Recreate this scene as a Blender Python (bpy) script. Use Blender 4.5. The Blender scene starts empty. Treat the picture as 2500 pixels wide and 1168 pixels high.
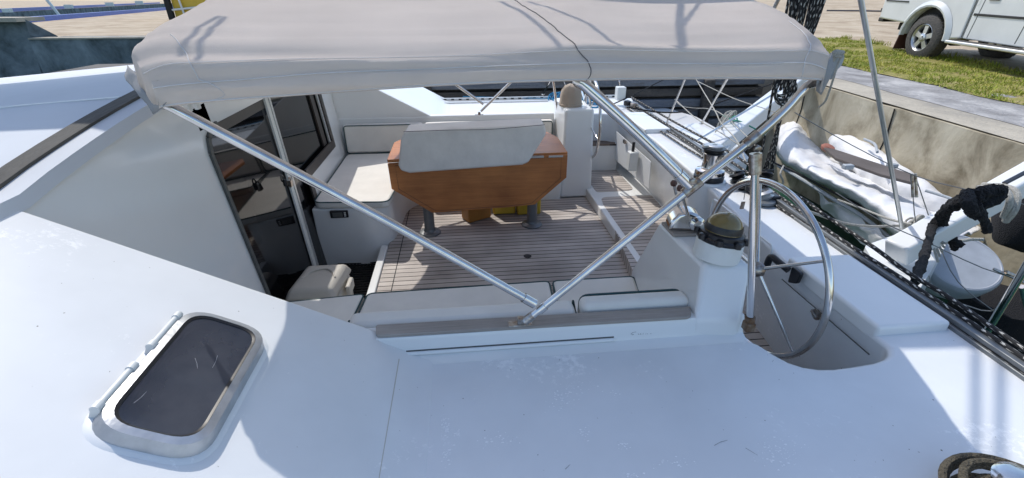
import bpy, bmesh, math, random
from mathutils import Vector, Matrix, noise
random.seed(7)
S = bpy.context.scene
C = S.collection
V = Vector
# ------------------------------------------------------------------ camera
HC, PITCH, YAW, FPX = 2.05, math.radians(27), math.radians(6), 1150.0
cam = bpy.data.objects.new('camera', bpy.data.cameras.new('camera')); C.objects.link(cam)
cam.location = (0, 0, HC); cam.rotation_euler = (math.pi/2-PITCH, 0, -YAW)
cam.data.sensor_width = 36; cam.data.lens = FPX/2500*36; cam.data.clip_end = 2000; cam.data.clip_start = .02
S.camera = cam
# ------------------------------------------------------------------ sky and sun
SUN = V((-.33, .62, 1)).normalized()
w = bpy.data.worlds.new('World'); S.world = w; w.use_nodes = True
nt = w.node_tree; bg = nt.nodes['Background']
sky = nt.nodes.new('ShaderNodeTexSky'); sky.sky_type = 'NISHITA'; sky.sun_disc = False
sky.sun_elevation = math.asin(SUN.z); sky.sun_rotation = math.atan2(SUN.x, SUN.y)
nt.links.new(sky.outputs[0], bg.inputs[0]); bg.inputs[1].default_value = .15
sd = bpy.data.lights.new('sun', 'SUN'); sd.energy = 2.05; sd.angle = math.radians(.5); sd.color = (1, .955, .89)
so = bpy.data.objects.new('sun', sd); C.objects.link(so); so.rotation_euler = SUN.to_track_quat('Z', 'Y').to_euler(); so.location = SUN*20
S.view_settings.view_transform = 'Standard'; S.view_settings.look = 'None'; S.view_settings.exposure = 0.62; S.view_settings.gamma = 1
S.render.engine = 'CYCLES'
# ------------------------------------------------------------------ measuring helper: where a sight line of the photo meets a plane of the place
_F = V((math.sin(YAW)*math.cos(PITCH), math.cos(YAW)*math.cos(PITCH), -math.sin(PITCH)))
_R = V((math.cos(YAW), -math.sin(YAW), 0)); _U = _R.cross(_F)
def P(x, y, Z=None, Y=None, X=None):
    d = _F*FPX + _R*(x-1250) - _U*(y-584)
    i, v = (0, X) if X is not None else (1, Y) if Y is not None else (2, Z)
    o = V((0, 0, HC)); return o + d*((v-o[i])/d[i])
# ------------------------------------------------------------------ materials
def mat(name, col, rough=.5, metal=0, coat=0, spec=.5, nscale=0, namt=0, bump=0, bscale=60, col2=None, stretch=None, detail=4, trans=0):
    m = bpy.data.materials.new(name); m.use_nodes = True; t = m.node_tree; b = t.nodes['Principled BSDF']
    b.inputs['Base Color'].default_value = (*col, 1); b.inputs['Roughness'].default_value = rough
    b.inputs['Metallic'].default_value = metal; b.inputs['Coat Weight'].default_value = coat; b.inputs['Coat Roughness'].default_value = .06
    b.inputs['Specular IOR Level'].default_value = spec; b.inputs['Transmission Weight'].default_value = trans
    co = t.nodes.new('ShaderNodeTexCoord'); mp = t.nodes.new('ShaderNodeMapping'); t.links.new(co.outputs['Object'], mp.inputs[0])
    if stretch: mp.inputs['Scale'].default_value = stretch
    if nscale:
        n = t.nodes.new('ShaderNodeTexNoise'); n.inputs['Scale'].default_value = nscale; n.inputs['Detail'].default_value = detail; n.inputs['Roughness'].default_value = .6
        t.links.new(mp.outputs[0], n.inputs['Vector'])
        r = t.nodes.new('ShaderNodeValToRGB'); c2 = col2 or tuple(c*(1-namt) for c in col)
        r.color_ramp.elements[0].position = .32; r.color_ramp.elements[1].position = .68
        r.color_ramp.elements[0].color = (*c2, 1); r.color_ramp.elements[1].color = (*col, 1)
        t.links.new(n.outputs['Fac'], r.inputs[0]); t.links.new(r.outputs[0], b.inputs['Base Color'])
    if bump:
        n2 = t.nodes.new('ShaderNodeTexNoise'); n2.inputs['Scale'].default_value = bscale; n2.inputs['Detail'].default_value = 5
        t.links.new(mp.outputs[0], n2.inputs['Vector'])
        bp = t.nodes.new('ShaderNodeBump'); bp.inputs['Strength'].default_value = bump; bp.inputs['Distance'].default_value = .02
        t.links.new(n2.outputs['Fac'], bp.inputs['Height']); t.links.new(bp.outputs[0], b.inputs['Normal'])
    return m
M = {}
M['gel'] = mat('gelcoat', (.77, .78, .77), .32, coat=.25, nscale=2.2, namt=.045, bump=.02, bscale=5)
M['gelgloss'] = mat('gelcoat_gloss', (.80, .815, .81), .18, coat=.7, nscale=1.3, namt=.05, bump=.03, bscale=2.5)
M['steel'] = mat('stainless', (.72, .70, .68), .13, 1, nscale=14, namt=.22, stretch=(1, 1, .25))
M['steeldull'] = mat('stainless_dull', (.50, .49, .47), .3, 1, nscale=40, namt=.45, col2=(.2, .13, .08))
M['alu'] = mat('aluminium', (.62, .63, .63), .38, .8, nscale=20, namt=.12)
M['hatchalu'] = mat('worn_hatch_aluminium', (.50, .52, .54), .34, .75, nscale=12, namt=.25, bump=.05)
M['alugrey'] = mat('grey_anodised', (.20, .21, .215), .42, .5, nscale=15, namt=.15)
M['whiteplastic'] = mat('white_plastic', (.72, .73, .70), .4, nscale=9, namt=.07)
M['creamplastic'] = mat('cream_plastic', (.52, .49, .43), .5, nscale=7, namt=.1, bump=.1, bscale=80)
M['black'] = mat('black_plastic', (.014, .014, .016), .35, nscale=30, namt=.3)
M['rubber'] = mat('rubber_strip', (.085, .08, .07), .75, nscale=18, namt=.35, stretch=(1, .15, 1), bump=.3, bscale=90)
M['gasket'] = mat('grey_gasket', (.10, .105, .10), .6, nscale=20, namt=.3)
M['brownframe'] = mat('brown_frame', (.055, .043, .037), .4, nscale=9, namt=.35)
M['cushion'] = mat('cushion_vinyl', (.75, .73, .68), .62, nscale=5, namt=.09, bump=.12, bscale=14)
M['coverfab'] = mat('cushion_underside', (.74, .715, .68), .8, nscale=5, namt=.12, bump=.6, bscale=6)
M['piping'] = mat('dark_piping', (.012, .055, .06), .6)
M['canvas'] = mat('bimini_canvas', (.76, .68, .61), .95, nscale=3, namt=.10, bump=.3, bscale=420, spec=.15)
def translucent(m, amt, tint):
    t = m.node_tree; b = t.nodes['Principled BSDF']; out = t.nodes['Material Output']
    tr = t.nodes.new('ShaderNodeBsdfTranslucent'); tr.inputs[0].default_value = (*tint, 1); mx = t.nodes.new('ShaderNodeMixShader'); mx.inputs[0].default_value = amt
    t.links.new(b.outputs[0], mx.inputs[1]); t.links.new(tr.outputs[0], mx.inputs[2]); t.links.new(mx.outputs[0], out.inputs[0])
translucent(M['canvas'], .50, (.96, .93, .90))
M['canvasgrey'] = mat('bimini_flap_canvas', (.30, .30, .30), .95, nscale=9, namt=.2, bump=.6, bscale=12, spec=.1)
M['thread'] = mat('pale_thread', (.62, .60, .58), .9, spec=.1)
M['seamdark'] = mat('dark_seam', (.12, .11, .115), .9, spec=.1)
M['winchcover'] = mat('beige_cover', (.40, .335, .27), .9, nscale=8, namt=.12, bump=.5, bscale=16)
M['yellow'] = mat('yellow_plastic', (.62, .42, .035), .45, nscale=9, namt=.14)
M['orange'] = mat('orange_plastic', (.42, .18, .03), .5, nscale=9, namt=.2)
M['inflatable'] = mat('grey_white_fabric', (.78, .78, .78), .6, nscale=4, namt=.12, bump=.7, bscale=7)
M['inflgrey'] = mat('grey_tube_fabric', (.40, .43, .45), .5, nscale=5, namt=.12)
M['knob'] = mat('brown_knob', (.075, .03, .02), .5)
M['rust'] = mat('rusty_fitting', (.22, .17, .12), .55, .5, nscale=35, namt=.5, col2=(.12, .055, .02))
M['red'] = mat('red_lens', (.5, .02, .015), .2)
M['carpaint'] = mat('car_paint', (.66, .67, .65), .28, coat=.6, nscale=2.5, namt=.10)
M['tyre'] = mat('tyre_rubber', (.045, .043, .042), .8, nscale=30, namt=.4, col2=(.09, .08, .07), bump=.6, bscale=45)
M['rim'] = mat('wheel_alloy', (.50, .51, .52), .3, .8)
M['maroon'] = mat('mud_flap', (.07, .025, .02), .7)
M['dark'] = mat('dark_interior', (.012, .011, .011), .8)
M['interior'] = mat('saloon_interior', (.045, .032, .024), .7, nscale=3, namt=.5)
M['blue'] = mat('blue_paint', (.008, .09, .46), .5, nscale=5, namt=.25)
M['cyan'] = mat('cyan_rope', (.01, .22, .42), .7, bump=.8, bscale=120)
M['green'] = mat('green_rope', (.03, .33, .22), .7, bump=.8, bscale=120)
M['white_rope'] = mat('white_rope', (.55, .53, .47), .85, nscale=60, namt=.3, bump=.8, bscale=160)
M['black_rope'] = mat('fuzzy_black_rope', (.012, .012, .014), .95, bump=1, bscale=120)
M['wire'] = mat('wire_rope', (.22, .215, .20), .4, .7)
M['roofgel'] = mat('shade_toned_roof_gelcoat', (.62, .64, .66), .65, spec=.25, nscale=1.8, namt=.08)  # gelcoat darkened and dulled in colour to deepen the shade on the roof
M['scuff'] = mat('white_scuff', (.93, .93, .92), .9, spec=.1)
M['chalk'] = mat('chalky_wear', (.45, .46, .48), .9, spec=.1)

def planks(name, ca, cb, line, pitch, axis='Y', linew=.09, seam=None, rough=.7, grainstretch=(2, 40, 40)):
    m = bpy.data.materials.new(name); m.use_nodes = True; t = m.node_tree; b = t.nodes['Principled BSDF']; L = t.links
    co = t.nodes.new('ShaderNodeTexCoord'); sp = t.nodes.new('ShaderNodeSeparateXYZ'); L.new(co.outputs['Object'], sp.inputs[0])
    def math_(op, a, bb=None):
        n = t.nodes.new('ShaderNodeMath'); n.operation = op
        for i, v in enumerate((a, bb)):
            if v is None: continue
            if isinstance(v, (int, float)): n.inputs[i].default_value = v
            else: L.new(v, n.inputs[i])
        return n.outputs[0]
    q = math_('DIVIDE', sp.outputs[axis], pitch); fr = math_('FRACT', q); fl = math_('FLOOR', q)
    isl = math_('LESS_THAN', fr, linew)
    if seam is not None:
        other = 'X' if axis == 'Y' else 'Y'
        d = math_('ABSOLUTE', math_('SUBTRACT', sp.outputs[other], seam)); isl = math_('MAXIMUM', isl, math_('LESS_THAN', d, .004))
    mp = t.nodes.new('ShaderNodeMapping'); mp.inputs['Scale'].default_value = grainstretch; L.new(co.outputs['Object'], mp.inputs[0])
    n = t.nodes.new('ShaderNodeTexNoise'); n.inputs['Scale'].default_value = 1.5; n.inputs['Detail'].default_value = 8; n.inputs['Roughness'].default_value = .7; L.new(mp.outputs[0], n.inputs[0])
    wn = t.nodes.new('ShaderNodeTexWhiteNoise'); wn.noise_dimensions = '1D'; L.new(fl, wn.inputs['W'])
    n3 = t.nodes.new('ShaderNodeTexNoise'); n3.inputs['Scale'].default_value = 2.3; n3.inputs['Detail'].default_value = 4; L.new(co.outputs['Object'], n3.inputs[0])
    f = math_('ADD', math_('MULTIPLY', n.outputs['Fac'], .75), math_('MULTIPLY', wn.outputs[0], .22))
    f = math_('ADD', f, math_('MULTIPLY', math_('SUBTRACT', n3.outputs['Fac'], .5), 1.1))
    mx = t.nodes.new('ShaderNodeMix'); mx.data_type = 'RGBA'; L.new(f, mx.inputs['Factor']); mx.inputs['A'].default_value = (*ca, 1); mx.inputs['B'].default_value = (*cb, 1)
    m2 = t.nodes.new('ShaderNodeMix'); m2.data_type = 'RGBA'; L.new(isl, m2.inputs['Factor']); L.new(mx.outputs['Result'], m2.inputs['A']); m2.inputs['B'].default_value = (*line, 1)
    L.new(m2.outputs['Result'], b.inputs['Base Color']); b.inputs['Roughness'].default_value = rough
    bp = t.nodes.new('ShaderNodeBump'); bp.inputs['Strength'].default_value = .35; bp.inputs['Distance'].default_value = .004
    L.new(math_('SUBTRACT', n.outputs['Fac'], isl), bp.inputs['Height']); L.new(bp.outputs[0], b.inputs['Normal'])
    return m
M['teak'] = planks('weathered_teak_sole', (.22, .19, .17), (.68, .62, .57), (.006, .006, .007), .0655, 'Y', .13, seam=-.62)
M['trim'] = planks('grey_weathered_teak', (.13, .11, .095), (.50, .45, .40), (.05, .045, .04), 10, 'Y', 0, rough=.85, grainstretch=(3, 110, 110))
M['varnish'] = planks('varnished_wood', (.18, .05, .014), (.72, .29, .09), (.1, .03, .01), 10, 'Y', 0, rough=.42, grainstretch=(1.6, 16, 26))
M['steptimber'] = planks('step_teak', (.10, .07, .055), (.24, .18, .14), (.01, .01, .01), .05, 'Y', .1)
M['floatwood'] = planks('grey_board', (.06, .05, .045), (.17, .145, .13), (.02, .02, .02), 10, 'Y', 0, rough=.9, grainstretch=(8, 50, 50))

def flecked(name, ca, cb, du=3, dv=26, thr=.42):
    m = bpy.data.materials.new(name); m.use_nodes = True; t = m.node_tree; b = t.nodes['Principled BSDF']; L = t.links
    uv = t.nodes.new('ShaderNodeUVMap'); uv.uv_map = 'UVMap'; mp = t.nodes.new('ShaderNodeMapping'); nz = t.nodes.new('ShaderNodeTexNoise'); nz.inputs['Scale'].default_value = 9; ad = t.nodes.new('ShaderNodeMix'); ad.data_type = 'VECTOR'; ad.inputs['Factor'].default_value = .07; L.new(uv.outputs[0], nz.inputs[0]); L.new(uv.outputs[0], ad.inputs['A']); L.new(nz.outputs['Color'], ad.inputs['B']); L.new(ad.outputs['Result'], mp.inputs[0])
    mp.inputs['Scale'].default_value = (du, dv, 1); ck = t.nodes.new('ShaderNodeTexBrick'); L.new(mp.outputs[0], ck.inputs[0])
    ck.inputs['Scale'].default_value = 1; ck.inputs['Mortar Size'].default_value = .33; ck.inputs['Color1'].default_value = (*cb, 1); ck.inputs['Color2'].default_value = (*cb, 1)
    ck.inputs['Mortar'].default_value = (*ca, 1); ck.inputs['Brick Width'].default_value = 1.0; ck.inputs['Row Height'].default_value = 1.0
    L.new(ck.outputs['Color'], b.inputs['Base Color']); b.inputs['Roughness'].default_value = .8
    return m
M['fleck'] = flecked('black_white_rope', (.012, .012, .013), (.50, .48, .44))

def glassmat(name, tint, rough, mixf, dust=0):
    m = bpy.data.materials.new(name); m.use_nodes = True; t = m.node_tree; L = t.links; b = t.nodes['Principled BSDF']
    b.inputs['Base Color'].default_value = (*tint, 1); b.inputs['Roughness'].default_value = rough; b.inputs['Specular IOR Level'].default_value = .7
    tr = t.nodes.new('ShaderNodeBsdfTransparent'); tr.inputs[0].default_value = (.5, .52, .56, 1)
    mx = t.nodes.new('ShaderNodeMixShader'); mx.inputs[0].default_value = mixf
    L.new(tr.outputs[0], mx.inputs[1]); L.new(b.outputs[0], mx.inputs[2]); L.new(mx.outputs[0], t.nodes['Material Output'].inputs[0])
    if dust:
        co = t.nodes.new('ShaderNodeTexCoord'); n = t.nodes.new('ShaderNodeTexNoise'); n.inputs['Scale'].default_value = 3; n.inputs['Detail'].default_value = 6; L.new(co.outputs['Object'], n.inputs[0])
        n2 = t.nodes.new('ShaderNodeTexNoise'); n2.inputs['Scale'].default_value = 260; n2.inputs['Detail'].default_value = 2; L.new(co.outputs['Object'], n2.inputs[0])
        mu = t.nodes.new('ShaderNodeMath'); mu.operation = 'MULTIPLY'; L.new(n.outputs['Fac'], mu.inputs[0]); mu.inputs[1].default_value = 1
        r = t.nodes.new('ShaderNodeValToRGB'); r.color_ramp.elements[0].position = .40; r.color_ramp.elements[1].position = .78
        r.color_ramp.elements[0].color = (*tint, 1); r.color_ramp.elements[1].color = (*[min(1, c+dust) for c in tint], 1)
        L.new(mu.outputs[0], r.inputs[0]); L.new(r.outputs[0], b.inputs['Base Color'])
    return m
M['doorglass'] = glassmat('tinted_door_glass', (.006, .006, .007), .035, .85)
M['hatchglass'] = glassmat('smoked_acrylic', (.014, .020, .036), .14, .90, dust=.07)
M['amber'] = glassmat('amber_dome', (.17, .125, .035), .07, .97, dust=.05)

def ground_mat(name, cols, scale, bump=.3, bscale=40, rough=.95, streak=None):
    m = bpy.data.materials.new(name); m.use_nodes = True; t = m.node_tree; L = t.links; b = t.nodes['Principled BSDF']; b.inputs['Roughness'].default_value = rough; b.inputs['Specular IOR Level'].default_value = .2
    co = t.nodes.new('ShaderNodeTexCoord'); mp = t.nodes.new('ShaderNodeMapping'); L.new(co.outputs['Object'], mp.inputs[0])
    if streak: mp.inputs['Scale'].default_value = streak
    n = t.nodes.new('ShaderNodeTexNoise'); n.inputs['Scale'].default_value = scale; n.inputs['Detail'].default_value = 9; n.inputs['Roughness'].default_value = .65; n.inputs['Distortion'].default_value = .4; L.new(mp.outputs[0], n.inputs[0])
    r = t.nodes.new('ShaderNodeValToRGB'); e = r.color_ramp.elements
    e[0].position = .3; e[0].color = (*cols[0], 1); e[1].position = .72; e[1].color = (*cols[-1], 1)
    for i, c in enumerate(cols[1:-1]): q = e.new(.3+.42*(i+1)/(len(cols)-1)); q.color = (*c, 1)
    L.new(n.outputs['Fac'], r.inputs[0]); L.new(r.outputs[0], b.inputs['Base Color'])
    n2 = t.nodes.new('ShaderNodeTexNoise'); n2.inputs['Scale'].default_value = bscale; n2.inputs['Detail'].default_value = 8; L.new(co.outputs['Object'], n2.inputs[0])
    bp = t.nodes.new('ShaderNodeBump'); bp.inputs['Strength'].default_value = bump; bp.inputs['Distance'].default_value = .05; L.new(n2.outputs['Fac'], bp.inputs['Height']); L.new(bp.outputs[0], b.inputs['Normal'])
    return m
M['sand'] = ground_mat('sandy_gravel', [(.33, .25, .17), (.47, .38, .27), (.56, .48, .36)], 1.3, .5, 30)
M['concretetop'] = ground_mat('quay_top_concrete', [(.27, .25, .22), (.40, .36, .29), (.50, .45, .36)], 1.6, .3, 25)
M['concretewall'] = ground_mat('stained_concrete', [(.19, .155, .10), (.46, .40, .29), (.60, .54, .41)], 2.6, .2, 7, streak=(1, 1.1, .75))
M['greycrust'] = ground_mat('grey_concrete_strip', [(.18, .17, .165), (.33, .32, .31), (.55, .53, .50)], 2.2, .4, 22)
M['turf'] = ground_mat('turf', [(.17, .17, .04), (.28, .27, .07), (.40, .34, .13), (.50, .40, .24)], 3.5, .8, 60)
M['seawall'] = ground_mat('dark_sea_wall', [(.045, .055, .055), (.14, .17, .185), (.24, .28, .30)], 1.4, .9, 4)
M['timber'] = ground_mat('dark_wet_timber', [(.03, .026, .024), (.075, .07, .066), (.12, .105, .09)], 2.2, .5, 18, streak=(.4, 1, 3))
M['timberpale'] = ground_mat('salted_timber', [(.10, .115, .135), (.17, .185, .21), (.10, .08, .06)], 2.0, .5, 20, streak=(.5, 1, 4))
def water_mat():
    m = mat('harbour_water', (.016, .075, .05), .12, spec=.5); t = m.node_tree; b = t.nodes['Principled BSDF']
    n = t.nodes.new('ShaderNodeTexNoise'); n.inputs['Scale'].default_value = 2.4; n.inputs['Detail'].default_value = 4
    bp = t.nodes.new('ShaderNodeBump'); bp.inputs['Strength'].default_value = .25; bp.inputs['Distance'].default_value = .1
    t.links.new(n.outputs['Fac'], bp.inputs['Height']); t.links.new(bp.outputs[0], b.inputs['Normal']); return m
M['water'] = water_mat()
def deck_mat():   # side-deck gelcoat: faded, with chalky scuffs and a few dark scratches
    m = mat('scuffed_deck_gelcoat', (.74, .755, .76), .42, coat=.1, nscale=1.9, namt=.11, bump=.02, bscale=5); t = m.node_tree; L = t.links; b = t.nodes['Principled BSDF']
    co = t.nodes.new('ShaderNodeTexCoord'); src = b.inputs['Base Color'].links[0].from_socket
    a = t.nodes.new('ShaderNodeTexNoise'); a.inputs['Scale'].default_value = 3.1; a.inputs['Detail'].default_value = 2; L.new(co.outputs['Object'], a.inputs[0])
    c = t.nodes.new('ShaderNodeTexNoise'); c.inputs['Scale'].default_value = 42; c.inputs['Detail'].default_value = 7; c.inputs['Roughness'].default_value = .75; L.new(co.outputs['Object'], c.inputs[0])
    mu = t.nodes.new('ShaderNodeMath'); mu.operation = 'MULTIPLY'; L.new(a.outputs['Fac'], mu.inputs[0]); L.new(c.outputs['Fac'], mu.inputs[1])
    r = t.nodes.new('ShaderNodeValToRGB'); r.color_ramp.elements[0].position = .345; r.color_ramp.elements[1].position = .41; L.new(mu.outputs[0], r.inputs[0])
    r.color_ramp.elements[0].color = (0, 0, 0, 1); r.color_ramp.elements[1].color = (.6, .6, .6, 1)
    mx = t.nodes.new('ShaderNodeMix'); mx.data_type = 'RGBA'; L.new(r.outputs[0], mx.inputs['Factor']); L.new(src, mx.inputs['A']); mx.inputs['B'].default_value = (.93, .93, .92, 1)
    sp = t.nodes.new('ShaderNodeTexNoise'); sp.inputs['Scale'].default_value = 75; sp.inputs['Detail'].default_value = 1; L.new(co.outputs['Object'], sp.inputs[0])
    r2 = t.nodes.new('ShaderNodeValToRGB'); r2.color_ramp.elements[0].position = .80; r2.color_ramp.elements[1].position = .83; L.new(sp.outputs['Fac'], r2.inputs[0])
    m3 = t.nodes.new('ShaderNodeMix'); m3.data_type = 'RGBA'; L.new(r2.outputs[0], m3.inputs['Factor']); L.new(mx.outputs['Result'], m3.inputs['A']); m3.inputs['B'].default_value = (.12, .1, .08, 1)
    L.new(m3.outputs['Result'], b.inputs['Base Color']); return m
M['deck'] = deck_mat()
# ------------------------------------------------------------------ mesh helpers
def obj(name, bm, m, parent=None, bevel=0, smooth=True, seg=3, angle=35):
    bmesh.ops.recalc_face_normals(bm, faces=bm.faces)
    me = bpy.data.meshes.new(name); bm.to_mesh(me); bm.free()
    o = bpy.data.objects.new(name, me); C.objects.link(o)
    if m is not None: me.materials.append(M[m] if isinstance(m, str) else m)
    if smooth:
        for p in me.polygons: p.use_smooth = True
    if bevel:
        b = o.modifiers.new('bevel', 'BEVEL'); b.width = bevel; b.segments = seg; b.limit_method = 'ANGLE'; b.angle_limit = math.radians(angle); b.harden_normals = False
    if smooth:
        b = o.modifiers.new('wn', 'WEIGHTED_NORMAL'); b.keep_sharp = True
        me.set_sharp_from_angle(angle=math.radians(40))
    if parent:
        o.parent = parent; o.matrix_parent_inverse = parent.matrix_world.inverted() if parent.type != 'EMPTY' else Matrix.Translation(-parent.location)
    return o
def absorb(dst, src):      # surface marks become faces of the part they lie on, with a material slot of their own
    bm = bmesh.new(); bm.from_mesh(dst.data); n0 = len(bm.faces); bm.from_mesh(src.data); bm.faces.ensure_lookup_table()
    dst.data.materials.append(src.data.materials[0]); k = len(dst.data.materials)-1
    for f in bm.faces[n0:]: f.material_index = k
    bm.to_mesh(dst.data); bm.free(); bpy.data.objects.remove(src)
def dash(b, pts, w_, up=V((0, 0, 1))):      # thin flat stroke
    for a, c in zip(pts, pts[1:]):
        sd_ = (c-a).cross(up).normalized()*w_; b.faces.new([b.verts.new(p) for p in (a+sd_, a-sd_, c-sd_*.6, c+sd_*.6)])
def tag(o, label, cat, group=None, kind=None):
    if label: o['label'] = label
    if cat: o['category'] = cat
    if group: o['group'] = group
    if kind: o['kind'] = kind
    return o
def thing(name, label, cat, loc=(0, 0, 0), group=None):
    o = bpy.data.objects.new(name, None); C.objects.link(o); o.location = loc; o.empty_display_size = .1
    return tag(o, label, cat, group)
def struct(name, bm, m, **k):
    o = obj(name, bm, m, **k); o['kind'] = 'structure'; return o
def nb(): return bmesh.new()
def box(bm, x0, x1, y0, y1, z0, z1, mtx=None):
    vs = [bm.verts.new(V((x, y, z)) if mtx is None else mtx @ V((x, y, z))) for x in (x0, x1) for y in (y0, y1) for z in (z0, z1)]
    for f in ((0, 1, 3, 2), (4, 6, 7, 5), (0, 4, 5, 1), (2, 3, 7, 6), (0, 2, 6, 4), (1, 5, 7, 3)): bm.faces.new([vs[i] for i in f])
    return bm
def prism(bm, pts, d):      # closed polygon pts swept by the vector d (or by a z level)
    a = [bm.verts.new(V(p)) for p in pts]
    if isinstance(d, (int, float)): b = [bm.verts.new((p[0], p[1], d)) for p in pts]
    else: b = [bm.verts.new(V(p)+V(d)) for p in pts]
    n = len(a); bm.faces.new(a); bm.faces.new(b[::-1])
    for i in range(n): bm.faces.new((a[i], b[i], b[(i+1) % n], a[(i+1) % n]))
    return bm
def flat(pts, z): return [(p[0], p[1], z) for p in pts]
def poly(bm, pts): bm.faces.new([bm.verts.new(V(p)) for p in pts]); return bm
def catmull(pts, k=6, closed=False):
    pts = [V(p) for p in pts]; n = len(pts); out = []
    if n < 3: return pts
    rng = n if closed else n-1
    for i in range(rng):
        p0 = pts[(i-1) % n] if (closed or i > 0) else pts[0]*2-pts[1]
        p1 = pts[i]; p2 = pts[(i+1) % n]; p3 = pts[(i+2) % n] if (closed or i+2 < n) else p2*2-p1
        for j in range(k):
            t = j/k; out.append(.5*((2*p1)+(p2-p0)*t+(2*p0-5*p1+4*p2-p3)*t*t+(3*p1-p0-3*p2+p3)*t**3))
    if not closed: out.append(pts[-1])
    return out
def tube(bm, pts, r, n=10, closed=False, caps=True):
    pts = [V(p) for p in pts]; N = len(pts); rad = r if callable(r) else (lambda t: r)
    uvl = bm.loops.layers.uv.get('UVMap') or bm.loops.layers.uv.new('UVMap')
    t0 = (pts[1]-pts[0]).normalized(); up = V((0, 0, 1)) if abs(t0.z) < .9 else V((1, 0, 0))
    nrm = t0.cross(up).normalized(); rings = []; L = [0]
    for i in range(N):
        if closed: tg = (pts[(i+1) % N]-pts[i-1]).normalized()
        else: tg = ((pts[min(i+1, N-1)]-pts[max(i-1, 0)])).normalized()
        nrm = (nrm-tg*nrm.dot(tg)).normalized(); bn = tg.cross(nrm); rr = rad(i/max(1, N-1))
        rings.append([bm.verts.new(pts[i]+(nrm*math.cos(a)+bn*math.sin(a))*rr) for a in [2*math.pi*j/n for j in range(n)]])
        if i: L.append(L[-1]+(pts[i]-pts[i-1]).length)
    L.append(L[-1]+(pts[0]-pts[-1]).length)
    for i in range(N if closed else N-1):
        A, B = rings[i], rings[(i+1) % N]
        for j in range(n):
            f = bm.faces.new((A[j], A[(j+1) % n], B[(j+1) % n], B[j]))
            for lp, (u, v) in zip(f.loops, ((j/n, L[i]), ((j+1)/n, L[i]), ((j+1)/n, L[i+1]), (j/n, L[i+1]))): lp[uvl].uv = (u, v)
    if caps and not closed: bm.faces.new(rings[0][::-1]); bm.faces.new(rings[-1])
    return bm
def lathe(bm, prof, base, axis=(0, 0, 1), n=32, cap=True):      # prof: (radius, height) along axis from base
    ax = V(axis).normalized(); up = V((1, 0, 0)) if abs(ax.x) < .9 else V((0, 1, 0)); u = ax.cross(up).normalized(); v = ax.cross(u); base = V(base); rs = []
    for r, h in prof:
        rs.append([bm.verts.new(base+ax*h+(u*math.cos(2*math.pi*j/n)+v*math.sin(2*math.pi*j/n))*max(r, .0004)) for j in range(n)])
    for A, B in zip(rs, rs[1:]):
        for j in range(n): bm.faces.new((A[j], A[(j+1) % n], B[(j+1) % n], B[j]))
    if cap: bm.faces.new(rs[0][::-1]); bm.faces.new(rs[-1])
    return bm
def arcpts(c, u, v, r, a0, a1, n): return [V(c)+V(u)*r*math.cos(a)+V(v)*r*math.sin(a) for a in [a0+(a1-a0)*i/(n-1) for i in range(n)]]
def roundpoly(pts, r, k=5):     # round every corner of a polygon of 3D points
    out = []; n = len(pts); pts = [V(p) for p in pts]
    for i in range(n):
        a, b, c = pts[i-1], pts[i], pts[(i+1) % n]; rr = r[i] if isinstance(r, (list, tuple)) else r
        if rr <= 0: out.append(b); continue
        d1 = (a-b); d2 = (c-b); q = min(rr, d1.length*.49, d2.length*.49); s = b+d1.normalized()*q; e = b+d2.normalized()*q
        for j in range(k+1): t = j/k; out.append(s*(1-t)**2+b*2*t*(1-t)+e*t*t)
    return out

# =================================================================== THE SETTING
ZW = -.55
struct('water', poly(nb(), [(-300, -60, ZW), (60, -60, ZW), (60, 400, ZW), (-300, 400, ZW)]), 'water', smooth=False)
GX = 5.0                                    # face of the quay on the right
def gz(x, y): return .97+.035*(y-6)+(.02*max(0, x-6.5))*.5
def gridsheet(bm, x0, x1, y0, y1, nx, ny, zf, xf=None):
    vs = [[bm.verts.new(((x0+(x1-x0)*i/nx) if xf is None else xf(i/nx, y0+(y1-y0)*j/ny), y0+(y1-y0)*j/ny, 0)) for j in range(ny+1)] for i in range(nx+1)]
    for r in vs:
        for v in r: v.co.z = zf(v.co.x, v.co.y)
    for i in range(nx):
        for j in range(ny): bm.faces.new((vs[i][j], vs[i+1][j], vs[i+1][j+1], vs[i][j+1]))
    return bm
def rough_edge(base, amp, y, sc=1.3): return base+amp*noise.noise(V((base*7, y*sc, 0)))+amp*.4*noise.noise(V((y*sc*5, base, 3)))
# right quay: concrete wall, its top, the grey crust, turf and the gravel beyond
qw = nb()
for k in range(1):
    ys = [-6+i*.25 for i in range(int(13.4/.25)+1)]
    top = [qw.verts.new((GX+.012*noise.noise(V((0, y*3, 1))), y, gz(GX, y)-.012+.014*noise.noise(V((4, y*6, 1))))) for y in ys]
    bot = [qw.verts.new((GX-.05, y, -2)) for y in ys]
    for i in range(len(ys)-1): qw.faces.new((top[i], top[i+1], bot[i+1], bot[i]))
    tq = [qw.verts.new((GX+1.75, y, gz(GX+1.75, y)-.012)) for y in ys]
    for i in range(len(ys)-1): qw.faces.new((top[i], tq[i], tq[i+1], top[i+1]))
o = obj('quay_wall', qw, 'concretewall', smooth=False); tag(o, 'stained concrete quay wall along the basin behind the dinghy', 'quay wall')
struct('quay_pavement', gridsheet(nb(), GX+.02, 0, -6, 7.5, 6, 60, lambda x, y: gz(x, y)+.004, lambda t, y: GX+.03+t*(.62+.06*noise.noise(V((0, y*2, 0))))), 'concretetop', smooth=False)
struct('quay_path', gridsheet(nb(), 0, 0, -6, 12, 6, 80, lambda x, y: gz(x, y)+.008, lambda t, y: GX+.56+.05*noise.noise(V((0, y*1.5, 2)))+t*1.35), 'greycrust', smooth=False)
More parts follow.
